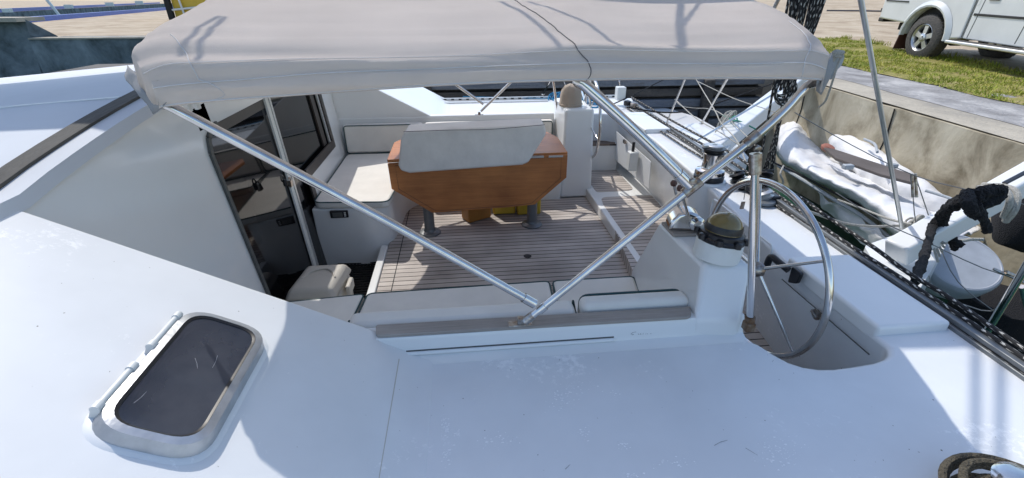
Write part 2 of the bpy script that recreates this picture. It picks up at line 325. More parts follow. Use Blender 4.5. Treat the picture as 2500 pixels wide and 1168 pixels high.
struct('gravel_yard', gridsheet(nb(), 6.0, 140, -30, 200, 60, 80, lambda x, y: gz(min(x, 30), min(y, 30))+.002), 'sand', smooth=False)
turf0 = lambda y: 6.52+.10*noise.noise(V((0, y*1.2, 0)))+.05*noise.noise(V((0, y*6, 0)))-.10*(y-5)*.3
turf1 = lambda y: 8.75+.22*noise.noise(V((9, y*.8, 0)))+.12*(y-7)
struct('turf_verge', gridsheet(nb(), 0, 0, -3, 11.5, 30, 120, lambda x, y: gz(x, y)+.018+.02*noise.noise(V((x*3, y*3, 0))), lambda t, y: turf0(y)+t*(turf1(y)-turf0(y))), 'turf', smooth=False)
gr = nb()                                       # blades of grass over the turf
for i in range(26000):
    y = 3.5+random.random()**.8*8; t = random.random(); x = turf0(y)-.05+t*(turf1(y)-turf0(y)+.15)
    if noise.noise(V((x*1.4, y*1.4, 7))) < -.22 or random.random() < .25+noise.noise(V((x*4, y*4, 1))): continue
    z = gz(x, y)+.02; h = .018+.032*random.random()*(1+.9*noise.noise(V((x*2, y*2, 2)))); a = random.random()*6.28; wd = .008
    if t > .93: h *= 2.0
    d = V((math.cos(a), math.sin(a), 0)); ln = V((random.uniform(-.04, .04), random.uniform(-.04, .04), 0))
    p = V((x, y, z)); gr.faces.new([gr.verts.new(p-d*wd), gr.verts.new(p+d*wd), gr.verts.new(p+ln+V((0, 0, h)))])
gm = ground_mat('grass_blades', [(.13, .19, .02), (.27, .32, .045), (.43, .41, .08), (.53, .45, .16)], 2.6, 0, 10, .8)
tag(obj('grass', gr, gm, smooth=False), 'short yellow green grass on the verge beside the parked pickup', 'grass', kind='stuff')
b = nb()
for yq in (1.2, 3.1, 5.05, 6.6):
    tube(b, [(GX-.012+.0, yq+.02*math.sin(z_*7), z_) for z_ in (-.5, -.1, .3, .6, gz(GX, yq)-.02)], .008, 5)
_jw = obj('wall_joints', b, 'dark', bpy.data.objects['quay_wall'])
# far side of the basin: timber faced quay, higher stone walls on the left and sandy ground behind
tw = thing('timber_quay_wall', 'dark timber planked quay wall behind the stern of the boat', 'quay wall', (1, 7.6, 0))
for k in range(9):
    b = nb(); z1 = .93-k*.17; box(b, -6, GX-.05+.02*k % .07, 7.55+.03*(k % 2), 7.75, z1-.125, z1)
    obj('plank', b, 'timberpale' if k % 2 == 0 or k == 3 else 'timber', tw, bevel=.012, smooth=False)
box_b = nb(); box(box_b, -6, GX-.06, 7.70, 7.9, -1, .88); obj('backing_wall', box_b, 'timber', tw, smooth=False)
for i, x in enumerate((-3, -.6, 1.9, 3.9)):
    b = nb(); box(b, x, x+.16, 7.46, 7.56, -1, .9); obj('pile', b, 'timber', tw, bevel=.01, smooth=False)
b = nb(); box(b, -6, 6.3, 7.9, 16.0, -1, .955); struct('quay_apron', b, 'concretetop', smooth=False)
b = nb(); box(b, -11.72, -6, 15.3, 16.6, -1, 1.06); 
for t in range(1): box(b, -6.001, 7, 15.95, 16.5, -1, 1.0)
tag(obj('low_sea_wall', b, 'seawall', smooth=False), 'lower dark concrete sea wall left of the sun canopy', 'quay wall')
b = nb(); box(b, -11.7, -6, 15.26, 15.7, 1.062, 1.10); box(b, -6, 7, 15.86, 16.3, 1.062, 1.10); tag(obj('wall_coping', b, 'concretetop', smooth=False), 'pale coping strip on top of the lower sea wall', 'coping')
b = nb(); poly(b, [(-60, 14.9, -1), (-11.9, 15.3, -1), (-11.75, 15.5, 1.56), (-60, 15.2, 1.56)]); poly(b, [(-11.9, 15.3, -1), (-11.75, 15.9, -1), (-11.45, 16.0, 1.1), (-11.75, 15.5, 1.56)])
tag(obj('high_sea_wall', b, 'seawall', smooth=False), 'higher rough concrete sea wall at the left edge', 'quay wall')
b = nb(); box(b, -60, -11.75, 15.2, 16.2, 1.50, 1.60); tag(obj('wall_coping', b, 'concretetop', smooth=False), 'white coping on the higher sea wall at the left edge', 'coping')
def gx(px, py, z=1.1): return P(px, py, Z=z)
n0, n1 = gx(-60, 62), gx(560, 12)
b = nb(); poly(b, [(-80, 16.2, 1.08), (30, 16.0, 1.02), (n1.x, n1.y, 1.1), (n0.x, n0.y, 1.1)]); struct('sandy_ground', b, 'sand', smooth=False)
f0, f1 = gx(-60, 34), gx(420, 8)
b = nb(); poly(b, [(f0.x, f0.y, 1.1), (f1.x, f1.y, 1.1), (f1.x, 600, 1.1), (-600, 600, 1.1), (-600, f0.y, 1.1)]); struct('sandy_yard', b, 'sand', smooth=False)
b = nb(); poly(b, [(f0.x, f0.y, 1.09), (f1.x, f1.y, 1.09), (f1.x, f1.y, -3.5), (f0.x, f0.y, -3.5)]); tag(obj('dock_wall', b, 'seawall', smooth=False), 'dark wall of the boat lift dock between the two blue rails', 'dock wall')
def rail(a, c, h, wd, label):
    t = thing('blue_rail', label, 'rail', a); d = (c-a).normalized(); s = V((-d.y, d.x, 0))
    b = nb(); prism(b, [a+s*wd, a-s*wd, c-s*wd, c+s*wd], (0, 0, h)); obj('beam', b, 'blue', t, smooth=False)
    b = nb(); prism(b, [a+s*wd*1.3, a-s*wd*1.3, c-s*wd*1.3, c+s*wd*1.3], (0, 0, -.04)); obj('flange', b, 'blue', t, smooth=False); return t, d
t1, d = rail(gx(60, 56), gx(450, 21), .22, .12, 'bright blue steel rail nearest the sea walls, left of the canopy')
_fa = f0.copy(); _fa.z = 1.02; _fb = gx(392, 9); _fb.z = 1.02; _fa.y -= .4; _fb.y -= .4
t2, d = rail(_fa, _fb, .34, .12, 'darker blue steel rail on the far side of the dock with white brackets')
for px, py in ((42, 30), (183, 20), (278, 14), (348, 10)):
    q = gx(px, py+3); s = .006*q.y; b = nb(); box(b, q.x-s, q.x+s, q.y-.9, q.y-.6, 1.18, 1.18+s); obj('bracket', b, 'whiteplastic', t2, smooth=False)
b = nb(); q = gx(143, 28); tube(b, [q+V((.2, -.4, -.3)), q+V((-1.2, -.2, 2.8))], .12, 8); tag(obj('white_pole', b, 'whiteplastic'), 'short white pole standing at the far blue rail', 'pole')
yt = thing('yellow_machine', 'yellow machine with white pipe frame behind the top left of the canopy', 'machine', P(505, 25, Z=1.2))
q = P(478, 22, Z=1.6)
b = nb(); box(b, q.x-1.1, q.x+3, q.y, q.y+1.5, 1.1, 3.2); obj('body', b, 'yellow', yt, bevel=.06)
b = nb(); box(b, q.x-1.35, q.x-1.1, q.y-.2, q.y, 1.1, 3.2); obj('post', b, 'dark', yt)
b = nb(); tube(b, [(q.x-.55, q.y-.12, 1.1), (q.x-.75, q.y-.12, 3.1)], .05, 8); obj('pipe', b, 'whiteplastic', yt)
b = nb(); tube(b, [(q.x-1.1, q.y-.12, 1.55), (q.x+.5, q.y-.12, 1.7)], .05, 8); obj('pipe', b, 'whiteplastic', yt)
# =================================================================== THE CATAMARAN
cat = thing('catamaran', 'white catamaran whose cockpit fills the view', 'catamaran', (0, 3.46, ZW))
YC = 3.46
def rz(y): return 1.69-.054*(y-YC)**2 if y > 1.62 else 1.498-.02*(1.62-y)
# main deck, one C shaped moulding with the near helm well cut into it
well = [(1.05, 1.46), (1.12, 1.48), (1.178, 1.425), (1.205, 1.36), (1.235, 1.312), (1.272, 1.283), (1.32, 1.266), (1.38, 1.26), (1.476, 1.266), (1.56, 1.275), (1.62, 1.29), (1.66, 1.312), (1.69, 1.35)]
inner = [(1.70, 2.02), (1.85, 3.4), (1.92, 4.5), (1.93, 5.5), (1.90, 5.66), (1.82, 5.76), (1.70, 5.8), (1.46, 5.8), (1.45, 5.5), (-.3, 5.5)]
outer = [(-.3, 6.95), (1.4, 6.9), (2.45, 6.75), (2.32, 6.2), (2.2, 4), (2.12, 1.1), (2.08, .2), (2.0, -.6), (-.215, -.6)]
outer[-1] = (-.45, -.6)
_top = flat([(-.45, 1.46)]+well+inner+outer, .78)
_bot = [(x+(.17 if (x, y) in inner[:5] else .1 if (x, y) == well[-1] else 0), y, 0) for x, y, z in _top]
b = nb(); _a = [b.verts.new(p) for p in _top]; _b = [b.verts.new(p) for p in _bot]; b.faces.new(_a); b.faces.new(_b[::-1])
for i in range(len(_a)): j = (i+1) % len(_a); b.faces.new((_a[i], _b[i], _b[j], _a[j]))
obj('deck', b, 'deck', cat, bevel=.022, seg=4)
b = nb(); prism(b, flat([(-.3, 5.9), (-.3, 6.93), (1.4, 6.88), (2.44, 6.7), (3.4, 6.6), (3.75, 6.0), (3.6, 5.4), (2.3, 5.3), (2.2, 5.9)], .0), -1.2); obj('hull', b, 'gel', cat, bevel=.03)
b = nb(); prism(b, flat([(-8, -.62), (-8, .9), (2.05, .9), (2.6, .7), (2.8, .2), (2.6, -.3), (2.0, -.62)], .0), -1.2); obj('hull', b, 'gel', cat, bevel=.03)
# sloping cabin side with the hatch
sl = lambda x: .6629-.545*x
prof = [(-1.50, sl(-1.50)), (-.60, sl(-.60)), (-.30, sl(-.30)), (-.262, .8065), (-.225, .7915), (-.19, .7845), (-.15, .7802), (-.15, .0), (-1.50, .0)]
b = nb(); ys = [-.6, 1.56]
prism(b, [(x, -.6, z) for x, z in prof[:7]]+[(-.15, -.6, 0), (-1.5, -.6, 0)], (0, 2.16+.0, 0)); obj('cabin_side', b, 'deck', cat, bevel=.012)
b = nb(); prism(b, [(x, 5.505, z) for x, z in prof[:7]]+[(-.15, 5.505, 0), (-1.5, 5.505, 0)], (0, 1.45, 0)); obj('cabin_side', b, 'gel', cat, bevel=.012)
b = nb(); tube(b, [(-.285, -.5, .8175), (-.288, .9, .8185), (-.285, 1.44, .8175)], .0022, 6); obj('deck_seam', b, 'creamplastic', cat)
# roof
b = nb(); ny = 60; ys = [-.6+i*(8.2/ny) for i in range(ny+1)]; xs = [-1.44, -1.5, -1.9, -2.5, -3.2, -4, -5, -6, -8]
g = [[b.verts.new((x, y, rz(y)-(0.012 if x == -1.44 else 0)-.085*max(0, -1.7-x))) for x in xs] for y in ys]
low = [b.verts.new((-1.43, y, rz(y)-.06)) for y in ys]
for j in range(ny):
    b.faces.new((low[j], low[j+1], g[j+1][0], g[j][0]))
    for i in range(len(xs)-1): b.faces.new((g[j][i], g[j+1][i], g[j+1][i+1], g[j][i+1]))
obj('cabin_roof', b, 'roofgel', cat)
def strip(name, x0, x1, y0, y1, dz, h, m, n=40):
    b = nb(); A = []
    for i in range(n+1):
        y = y0+(y1-y0)*i/n; z = rz(y)+dz; A.append([b.verts.new((x0, y, z-.01)), b.verts.new((x0, y, z+h)), b.verts.new((x1, y, z+h)), b.verts.new((x1, y, z-.01))])
    for a, c in zip(A, A[1:]):
        for k in range(3): b.faces.new((a[k], a[k+1], c[k+1], c[k]))
    b.faces.new(A[0]); b.faces.new(A[-1][::-1]); return obj(name, b, m, cat, smooth=False)
strip('roof_edge_trim', -1.575, -1.50, -.5, 5.9, 0, .012, 'rubber')
b = nb(); tube(b, [(x, 2.46+.02*(x+1.6), rz(2.46)-.085*max(0, -1.7-x)+.002) for x in (-1.6, -2, -2.6, -3.4, -4.4, -6)], .004, 6); obj('roof_seam', b, 'gel', cat)
# bulkhead with door opening
bx = lambda z: -1.30-.1*z
def bq(b, y0, y1, z0, z1, dx=0, f=None):
    n = 8; f = f or (lambda y: z1)
    for i in range(n):
        a = y0+(y1-y0)*i/n; c = y0+(y1-y0)*(i+1)/n
        poly(b, [(bx(z0)+dx, a, z0), (bx(z0)+dx, c, z0), (bx(f(c))+dx, c, f(c)), (bx(f(a))+dx, a, f(a))])
b = nb(); top = lambda y: rz(y)-.03
bq(b, 1.5, 2.75, -.2, 0, f=top); bq(b, 2.75, 5.1, 1.40, 0, f=top); bq(b, 5.1, 5.5, -.2, 0, f=top); bq(b, 4.1, 5.1, -.2, .648)
poly(b, [(bx(1.4), 2.75, 1.4), (bx(1.4), 2.93, 1.4), (bx(1.385), 2.85, 1.385), (bx(1.35), 2.785, 1.35), (bx(1.27), 2.75, 1.27)])
bmesh.ops.remove_doubles(b, verts=b.verts, dist=.0005); obj('bulkhead', b, 'gelgloss', cat)
fr = [(2.75, -.2), (2.75, 1.27), (2.785, 1.35), (2.85, 1.385), (2.93, 1.4), (5.1, 1.40), (5.1, .648), (4.1, .648), (4.1, -.2)]
door = thing('sliding_door', None, None); door.parent = cat; door.matrix_parent_inverse = Matrix.Translation(-cat.location)
def fstrip(name, pts, wd, dx, m, par=None, th=.015):
    b = nb()
    for (a, c) in zip(pts, pts[1:]):
        a3 = V((bx(a[1])+dx, a[0], a[1])); c3 = V((bx(c[1])+dx, c[0], c[1])); d = (c3-a3).normalized(); s = d.cross(V((1, 0, .1)).normalized())*wd/2; e = d*0
        prism(b, [a3+s-e, a3-s-e, c3-s+e, c3+s+e], (th, 0, .1*th))
    return obj(name, b, m, par or door, smooth=False)
fstrip('door_seal', fr[:5], .028, .002, 'gasket')
fstrip('frame', [(2.93, 1.36), (3.72, 1.36)], .06, -.03, 'brownframe')
fstrip('frame', [(4.10, -.2), (4.10, .60)], .085, -.004, 'brownframe')
fstrip('frame', [(4.06, .69), (5.1, .69)], .085, -.0045, 'brownframe')
fstrip('frame', [(5.06, .73), (5.06, 1.40)], .08, -.004, 'brownframe')
fstrip('frame', [(4.86, .73), (4.86, 1.40)], .11, -.03, 'brownframe')
fstrip('slide_rail', [(4.955, .735), (4.955, 1.395)], .035, -.0045, 'alu')
fstrip('stile', [(3.755, 1.40), (3.60, -.2)], .055, -.012, 'whiteplastic')
fstrip('stile', [(3.80, 1.395), (3.645, -.2)], .03, -.006, 'alu')
b = nb(); bq(b, 2.74, 3.7, -.2, 1.41, dx=-.02); obj('glass', b, 'doorglass', door, smooth=False)
b = nb(); bq(b, 3.70, 4.11, -.2, 1.41, dx=-.035); bq(b, 4.11, 5.11, .64, 1.41, dx=-.035); obj('glass', b, 'doorglass', door, smooth=False)
b = nb(); box(b, -3.6, -1.52, 2.3, 5.4, -.3, 1.47); bmesh.ops.reverse_faces(b, faces=b.faces)
for f in [f for f in b.faces if f.calc_center_median().x > -1.6]: b.faces.remove(f)
obj('saloon', b, 'interior', cat, smooth=False)
b = nb(); box(b, -3.0, -2.2, 3.2, 4.8, -.3, .45); obj('saloon_settee', b, 'interior', cat, bevel=.04)
b = nb(); q = P(689, 436, X=-1.31); tube(b, arcpts(q, (0, 1, 0), (0, 0, 1), .022, 0, 6.28, 16), .005, 6); lathe(b, [(.012, 0), (.014, .01), (.014, .045), (.01, .05)], q+V((.01, .005, -.06))); obj('padlock', b, 'black', door)
b = nb(); q = P(707, 440, X=-1.29); tube(b, arcpts(q, (0, 1, 0), (0, 0, 1), .02, 0, 3.14, 10), .005, 6); box(b, q.x-.012, q.x+.012, q.y-.022, q.y+.022, q.z-.05, q.z); obj('padlock', b, 'steeldull', door)
# hatch on the cabin side
hatch = thing('deck_hatch', None, None); hatch.parent = cat; hatch.matrix_parent_inverse = Matrix.Translation(-cat.location)
def onr(px, py, dz=0):          # point on the sloping side
    d = _F*FPX + _R*(px-1250) - _U*(py-584); n = V((.545, 0, 1)); o = V((0, 0, HC)); return o+d*((.6629+dz-n.dot(o))/n.dot(d))
HN = V((.545, 0, 1)).normalized()
def ring_frame(b, o0, o1, i0, rise, drop):       # outer low, outer high, inner
    n = len(o0); A = [b.verts.new(p) for p in o0]; B = [b.verts.new(p) for p in o1]; D = [b.verts.new(p) for p in i0]; E = [b.verts.new(p-HN*drop) for p in i0]
    for i in range(n):
        j = (i+1) % n
        for X_, Y_ in ((A, B), (B, D), (D, E)): b.faces.new((X_[i], X_[j], Y_[j], Y_[i]))
hc = [onr(440, 775), onr(632, 838), onr(490, 1128), onr(238, 1050)]
cx = sum(hc, V())/4; ux = V((1, 0, -.545)).normalized(); uy = V((0, 1, 0))
X0, X1, Y0, Y1 = -.912, -.674, .846, 1.336
def rr(ax, r, lift, k=7):
    pts = [V((X0-ax, Y1+ax, 0)), V((X1+ax, Y1+ax, 0)), V((X1+ax, Y0-ax, 0)), V((X0-ax, Y0-ax, 0))]
    return [V((p.x, p.y, sl(p.x)))+HN*lift for p in roundpoly(pts, r, k)]
b = nb(); ring_frame(b, rr(.0, .085, .001), rr(-.012, .078, .040), rr(-.030, .062, .044), 0, .02); obj('hatch_frame', b, 'hatchalu', hatch)
b = nb(); ring_frame(b, rr(.014, .095, -.002), rr(.004, .09, .006), rr(-.005, .085, .006), 0, .01); obj('hatch_base', b, 'deck', hatch)
b = nb(); ring_frame(b, rr(-.0303, .062, .0425), rr(-.031, .062, .0425), rr(-.037, .057, .040), 0, .002); obj('hatch_seal', b, 'black', hatch)
b = nb(); poly(b, rr(-.0295, .062, .038)); obj('hatch_glass', b, 'hatchglass', hatch, smooth=False)
b = nb(); ring_frame(b, rr(-.032, .062, .034), rr(-.036, .062, .032), rr(-.044, .058, .03), 0, .16); obj('hatch_lining', b, 'creamplastic', hatch)
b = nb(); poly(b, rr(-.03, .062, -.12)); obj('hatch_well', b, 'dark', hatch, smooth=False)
b = nb()
for (u0, v0, u1, v1) in ((.40, .60, .52, .52), (.10, .14, .14, .24), (.66, .68, .70, .56)):
    g_ = lambda u, v: V((X0+.04+(X1-X0-.08)*u, Y0+.04+(Y1-Y0-.08)*v, sl(X0+.04+(X1-X0-.08)*u)))+HN*.0383
    dash(b, [g_(u0, v0), g_((u0+u1)/2+.01, (v0+v1)/2), g_(u1, v1)], .0004, HN)
absorb(bpy.data.objects['hatch_glass'], obj('scratches', b, 'chalk', hatch, smooth=False))
for yy in (Y0+.09, Y1-.13):
    b = nb(); c = V((X1-.058, yy, sl(X1-.058)))+HN*.028; lathe(b, [(.022, 0), (.022, .006)], c, HN); q = c-ux*.0+uy*.0; tube(b, [q, q+ux*.03], .01, 8); obj('latch', b, 'whiteplastic', hatch)
for (ya, yb) in ((1.13, 1.275), (.905, 1.05)):
    xx = X0+.004; b = nb(); A = V((xx, ya, sl(xx)))+HN*.038; B = V((xx, yb, sl(xx)))+HN*.038
    tube(b, [A, B], .008, 12); h = obj('hinge', b, 'whiteplastic', hatch); b = nb(); tube(b, [A-HN*.02+ux*.008, B-HN*.02+ux*.008], .010, 8); obj('hinge_gap_shade', b, 'black', hatch)  # black bar stands in for the shade in the gap under the hinge
    for e, s in ((A, 1), (B, -1)):
        b = nb(); tube(b, [e-uy*.006*s, e+uy*.016*s], .0115, 12); prism(b, [e-ux*.01-HN*.044-uy*.002*s, e-ux*.01-HN*.044+uy*.018*s, e+ux*.012-HN*.044+uy*.018*s, e+ux*.012-HN*.044-uy*.002*s], HN*.044); obj('hinge_end', b, 'whiteplastic', hatch)
# coaming between side deck and seat, with teak trim
b = nb(); pr = [(1.44, .70), (1.44, .7806), (1.465, .783), (1.488, .792), (1.496, .81), (1.500, .852), (1.508, .868), (1.580, .868), (1.584, .40), (1.5, .4)]
prism(b, [(-.42, y, z) for y, z in pr], (1.56, 0, 0)); obj('coaming', b, 'gel', cat)
tp = roundpoly([(-.375, 1.512, .868), (.905, 1.500, .868), (.93, 1.572, .868), (-.385, 1.582, .868)], [.02, .03, .01, .01])
b = nb(); prism(b, tp, (0, 0, .014)); obj('coaming_trim', b, 'trim', cat, bevel=.003)
b = nb(); A = P(992, 861, Z=.80); B = P(1499, 829, Z=.80); A.y = B.y = 1.488; tube(b, [A, B], .008, 10); obj('deck_bead', b, 'gel', cat)
b = nb(); tube(b, [A+V((0, .009, .007)), B+V((0, .009, .007))], .004, 8); obj('bead_shadow_line', b, 'gasket', cat)  # dark strip standing in for the shadow along the bead
b = nb()
for ln in (((1553, 811), (1545, 812), (1540, 816), (1547, 817), (1541, 820), (1550, 822)), ((1558, 815), (1560, 820), (1564, 815), (1567, 820), (1571, 814)), ((1578, 815), (1574, 818), (1578, 820), (1581, 815), (1583, 820)), ((1586, 820), (1588, 815), (1592, 816), (1594, 819))):
    dash(b, [P(x, y, Y=1.496) for x, y in ln], .0009, V((0, -1, 0)))
absorb(bpy.data.objects['coaming'], obj('pencil_mark', b, 'gasket', cat, smooth=False))
rnd = random.Random(5); b = nb()
for cx0, cy0, sx, sy, n_ in ((1086, 1042, 11, 20, 70), (1118, 1058, 6, 9, 22), (1092, 1110, 12, 40, 40), (1235, 1075, 22, 20, 26), (1370, 985, 30, 22, 40), (1400, 955, 26, 14, 36), (1360, 962, 12, 10, 16), (1430, 1060, 12, 14, 22), (1525, 1085, 20, 10, 18), (1640, 1128, 40, 10, 26), (1540, 1160, 20, 8, 20), (1900, 1108, 40, 30, 110), (1500, 960, 26, 6, 12), (1185, 1075, 12, 14, 14)):
    for k in range(n_):
        q = P(cx0+rnd.gauss(0, sx*.6), cy0+rnd.gauss(0, sy*.6), Z=.7806)
        if not (-.12 < q.x < 1.9 and q.y < 1.38): continue
        rr0 = .0008+.0022*rnd.random()**2; m_ = rnd.randint(5, 7); vs = []
        for a_ in range(m_): t_ = 6.283*a_/m_; q2 = rr0*(.6+.7*rnd.random()); vs.append(b.verts.new((q.x+q2*1.5*math.cos(t_), q.y+q2*math.sin(t_), .7806+.00002*(k % 7))))
        b.faces.new(vs)
absorb(bpy.data.objects['deck'], obj('scuff_marks', b, 'scuff', cat, smooth=False))
b = nb()
for ln in (((1744, 1088), (1758, 1080), (1776, 1075)), ((1380, 1146), (1392, 1134)), ((1820, 1094), (1850, 1112)), ((1888, 880), (1886, 884))): dash(b, [P(x, y, Z=.7811) for x, y in ln], .0007)
for x, y in ((1312, 1111), (1246, 903), (1215, 899), (1690, 955)): q = P(x, y, Z=.7812); dash(b, [q, q+V((.003, 0, 0))], .0015)
absorb(bpy.data.objects['deck'], obj('dark_scratches', b, 'gasket', cat, smooth=False))
# cockpit sole
b = nb(); prism(b, flat([(-.735, 2.0), (1.385, 2.0), (1.385, 4.98), (-.735, 4.98)], 0), -.03); obj('cockpit_sole', b, 'teak', cat, smooth=False)
b = nb(); prism(b, flat([(-.80, 2.0), (-.738, 2.0), (-.738, 3.96), (-.80, 3.96)], .022), -.3); obj('sole_sill', b, 'gel', cat, bevel=.008)
b = nb(); prism(b, flat([(1.388, 2.2), (1.455, 2.2), (1.455, 5.02), (1.388, 5.02)], .10), -.1); obj('sole_sill', b, 'gel', cat, bevel=.01)
b = nb(); prism(b, flat([(1.455, 1.2), (2.0, 1.2), (2.12, 5.9), (1.455, 5.9)], .092), -.1); obj('well_moulding', b, 'gel', cat)
b = nb(); prism(b, roundpoly(flat([(1.10, 1.2), (1.92, 1.2), (2.06, 4.72), (1.48, 4.72)], .098), [0, 0, .03, .08]), -.05); obj('well_sole', b, 'teak', cat, smooth=False)
b = nb(); prism(b, roundpoly(flat([(1.48, 4.88), (1.93, 4.90), (1.93, 5.72), (1.48, 5.72)], .098), [.06, .1, .1, .02]), -.05); obj('well_sole', b, 'teak', cat, smooth=False)
b = nb(); prism(b, flat([(-1.4, 1.6), (-.81, 1.6), (-.81, 4.1), (-1.4, 4.1)], -.19), -.3); obj('door_recess', b, 'dark', cat, smooth=False)
gtb = nb()
for i in range(12): box(gtb, -1.2+i*.032, -1.182+i*.032, 2.6, 4.0, -.188, -.16)
for i in range(34): box(gtb, -1.22, -.82, 2.6+i*.041, 2.62+i*.041, -.16, -.15)
obj('grating', gtb, 'dark', cat, smooth=False)
b = nb(); q = P(1288, 626, Z=.002); lathe(b, [(.035, 0), (.035, .003)], q); o = obj('lift_ring', b, 'black', cat); 
# far seats: moulded base, back wall, helm pedestal
base = roundpoly(flat([(-1.36, 3.98), (-.70, 3.93), (-.64, 4.78), (-.55, 4.95), (1.08, 4.95), (1.08, 5.55), (-1.36, 5.55)], .40), [.02, .3, .15, .1, 0, 0, 0], 8)
b = nb(); prism(b, base, -.3); obj('bench_base', b, 'gel', cat, bevel=.015)
b = nb(); box(b, -1.45, 1.08, 5.5, 5.6, .2, .86); obj('seat_back_wall', b, 'gel', cat, bevel=.02)
b = nb(); prism(b, [(1.08, 4.98, -.0), (1.45, 4.98, 0), (1.42, 5.02, 1.0), (1.10, 5.02, 1.0)], (0, .68, 0)); obj('helm_pedestal', b, 'gel', cat, bevel=.03, seg=4)
# near seat base and helm console
b = nb(); prism(b, flat([(-1.35, 1.58), (1.02, 1.58), (1.07, 2.5), (-1.35, 2.44)], .40), -.2); obj('bench_base', b, 'gel', cat, bevel=.02)
b = nb()
Lp = [(.91, 1.49, .5), (.915, 1.497, .86), (.99, 1.635, 1.05), (.955, 2.06, 1.05), (1.065, 2.58, .46), (1.075, 2.60, 0), (.91, 1.49, 0)]
Rp = [(1.11, 1.475, .5), (1.11, 1.475, .86), (1.19, 1.60, 1.05), (1.17, 2.05, 1.05), (1.33, 2.56, .46), (1.36, 2.58, 0), (1.11, 1.475, 0)]
A = [b.verts.new(p) for p in Lp]; B = [b.verts.new(p) for p in Rp]; b.faces.new(A); b.faces.new(B[::-1])
for i in range(len(A)): j = (i+1) % len(A); b.faces.new((A[i], B[i], B[j], A[j]))
obj('helm_console', b, 'gel', cat, bevel=.022, seg=4)
# stereo panel on the bench end
q = P(829, 522, Y=3.965); b = nb(); box(b, q.x-.078, q.x+.078, q.y-.022, q.y+.03, q.z-.034, q.z+.034); st = obj('control_panel', b, 'black', cat, bevel=.006)
b = nb(); box(b, q.x-.055, q.x+.03, q.y-.028, q.y-.02, q.z-.02, q.z+.02); obj('display', b, 'gasket', st)
for k in range(3): b = nb(); box(b, q.x+.045, q.x+.06, q.y-.028, q.y-.02, q.z-.018+k*.015, q.z-.01+k*.015); obj('button', b, 'whiteplastic', st)
# lockers of the aft deck
def locker(x0, x1, y0, y1, z0, z1, **k):
    b = nb(); prism(b, flat([(x0, y0), (x1, y0), (x1+.01, y1), (x0, y1)], z1), z0-.0); return obj('locker_lid', b, 'gel', cat, bevel=.016, seg=4)
locker(1.695, 2.035, 1.42, 2.03, .74, .825)
locker(1.915, 2.20, 4.78, 5.62, .74, .825)
b = nb(); tube(b, [P(1909, 682, X=1.697), P(2122, 866, X=1.697)], .003, 6); obj('locker_seam', b, 'gasket', cat)
b = nb(); q = P(1994, 768, X=1.69); lathe(b, [(.028, -.002), (.028, .006)], q, (-1, 0, 0)); tube(b, [q+V((-.006, -.01, -.01)), q+V((-.02, .02, .012))], .006, 8); obj('locker_latch', b, 'steeldull', cat)
b = nb(); loop = roundpoly([P(1745, 484, X=1.77), P(1893, 602, X=1.69), P(1872, 665, X=1.685), P(1735, 545, X=1.765)], .04, 5); tube(b, [p+V((-.012, 0, 0)) for p in loop], .007, 6, closed=True); obj('locker_rim', b, 'gel', cat)
b = nb(); prism(b, roundpoly([P(1500, 388, X=1.90), P(1585, 462, X=1.935), P(1590, 395, X=1.93), P(1505, 320, X=1.90)], .02, 3), (-.006, 0, 0)); obj('locker_door', b, 'gel', cat, bevel=.003)
q = P(1527, 344, X=1.895); b = nb(); box(b, q.x-.02, q.x, q.y-.03, q.y+.03, q.z-.03, q.z+.01); obj('locker_latch', b, 'steeldull', cat)
# winch pods
_wb = P(1729, 438, Z=.797)
b = nb(); lathe(b, [(.135, -.3), (.135, .0), (.12, .02), (.0, .022)], (_wb.x+.01, _wb.y, .775), n=36); obj('winch_pod', b, 'gel', cat)
# far helm well back step
b = nb(); prism(b, roundpoly(flat([(1.46, 5.62), (1.93, 5.60), (1.93, 5.83), (1.46, 5.83)], .42), [0, .03, .05, 0]), (0, 0, .018)); obj('well_step', b, 'steptimber', cat)
b = nb(); prism(b, flat([(1.46, 5.64), (1.93, 5.62), (1.93, 5.85), (1.46, 5.85)], .418), .09); obj('well_step_riser', b, 'gel', cat)
# toe rail of the far deck
b = nb(); box(b, -.4, 2.3, 6.80, 6.83, .78, .815); box(b, -.4, 2.3, 6.75, 6.80, .78, .787); tr = obj('toe_rail', b, 'alu', cat, smooth=False)
b = nb()
for i in range(26): box(b, -.35+i*.105, -.31+i*.105, 6.796, 6.7985, .79, .806)
absorb(tr, obj('rail_slots', b, 'dark', cat, smooth=False))
b = nb(); box(b, -.25, 1.2, 6.60, 6.64, .781, .797); obj('genoa_track', b, 'alu', cat, smooth=False)
# traveller track along the aft edge
TZ = .80
ta, tb = P(1545, 252, Z=TZ), P(2560, 944, Z=TZ); d = (tb-ta).normalized(); s = V((-d.y, d.x, 0))
b = nb(); prism(b, [ta+s*.02, ta-s*.02, tb-s*.02, tb+s*.02], (0, 0, .022)); prism(b, [ta+s*.034-V((0, 0, .022)), ta-s*.034-V((0, 0, .022)), tb-s*.034-V((0, 0, .022)), tb+s*.034-V((0, 0, .022))], (0, 0, .02)); obj('traveller_track', b, 'alugrey', cat, bevel=.004)
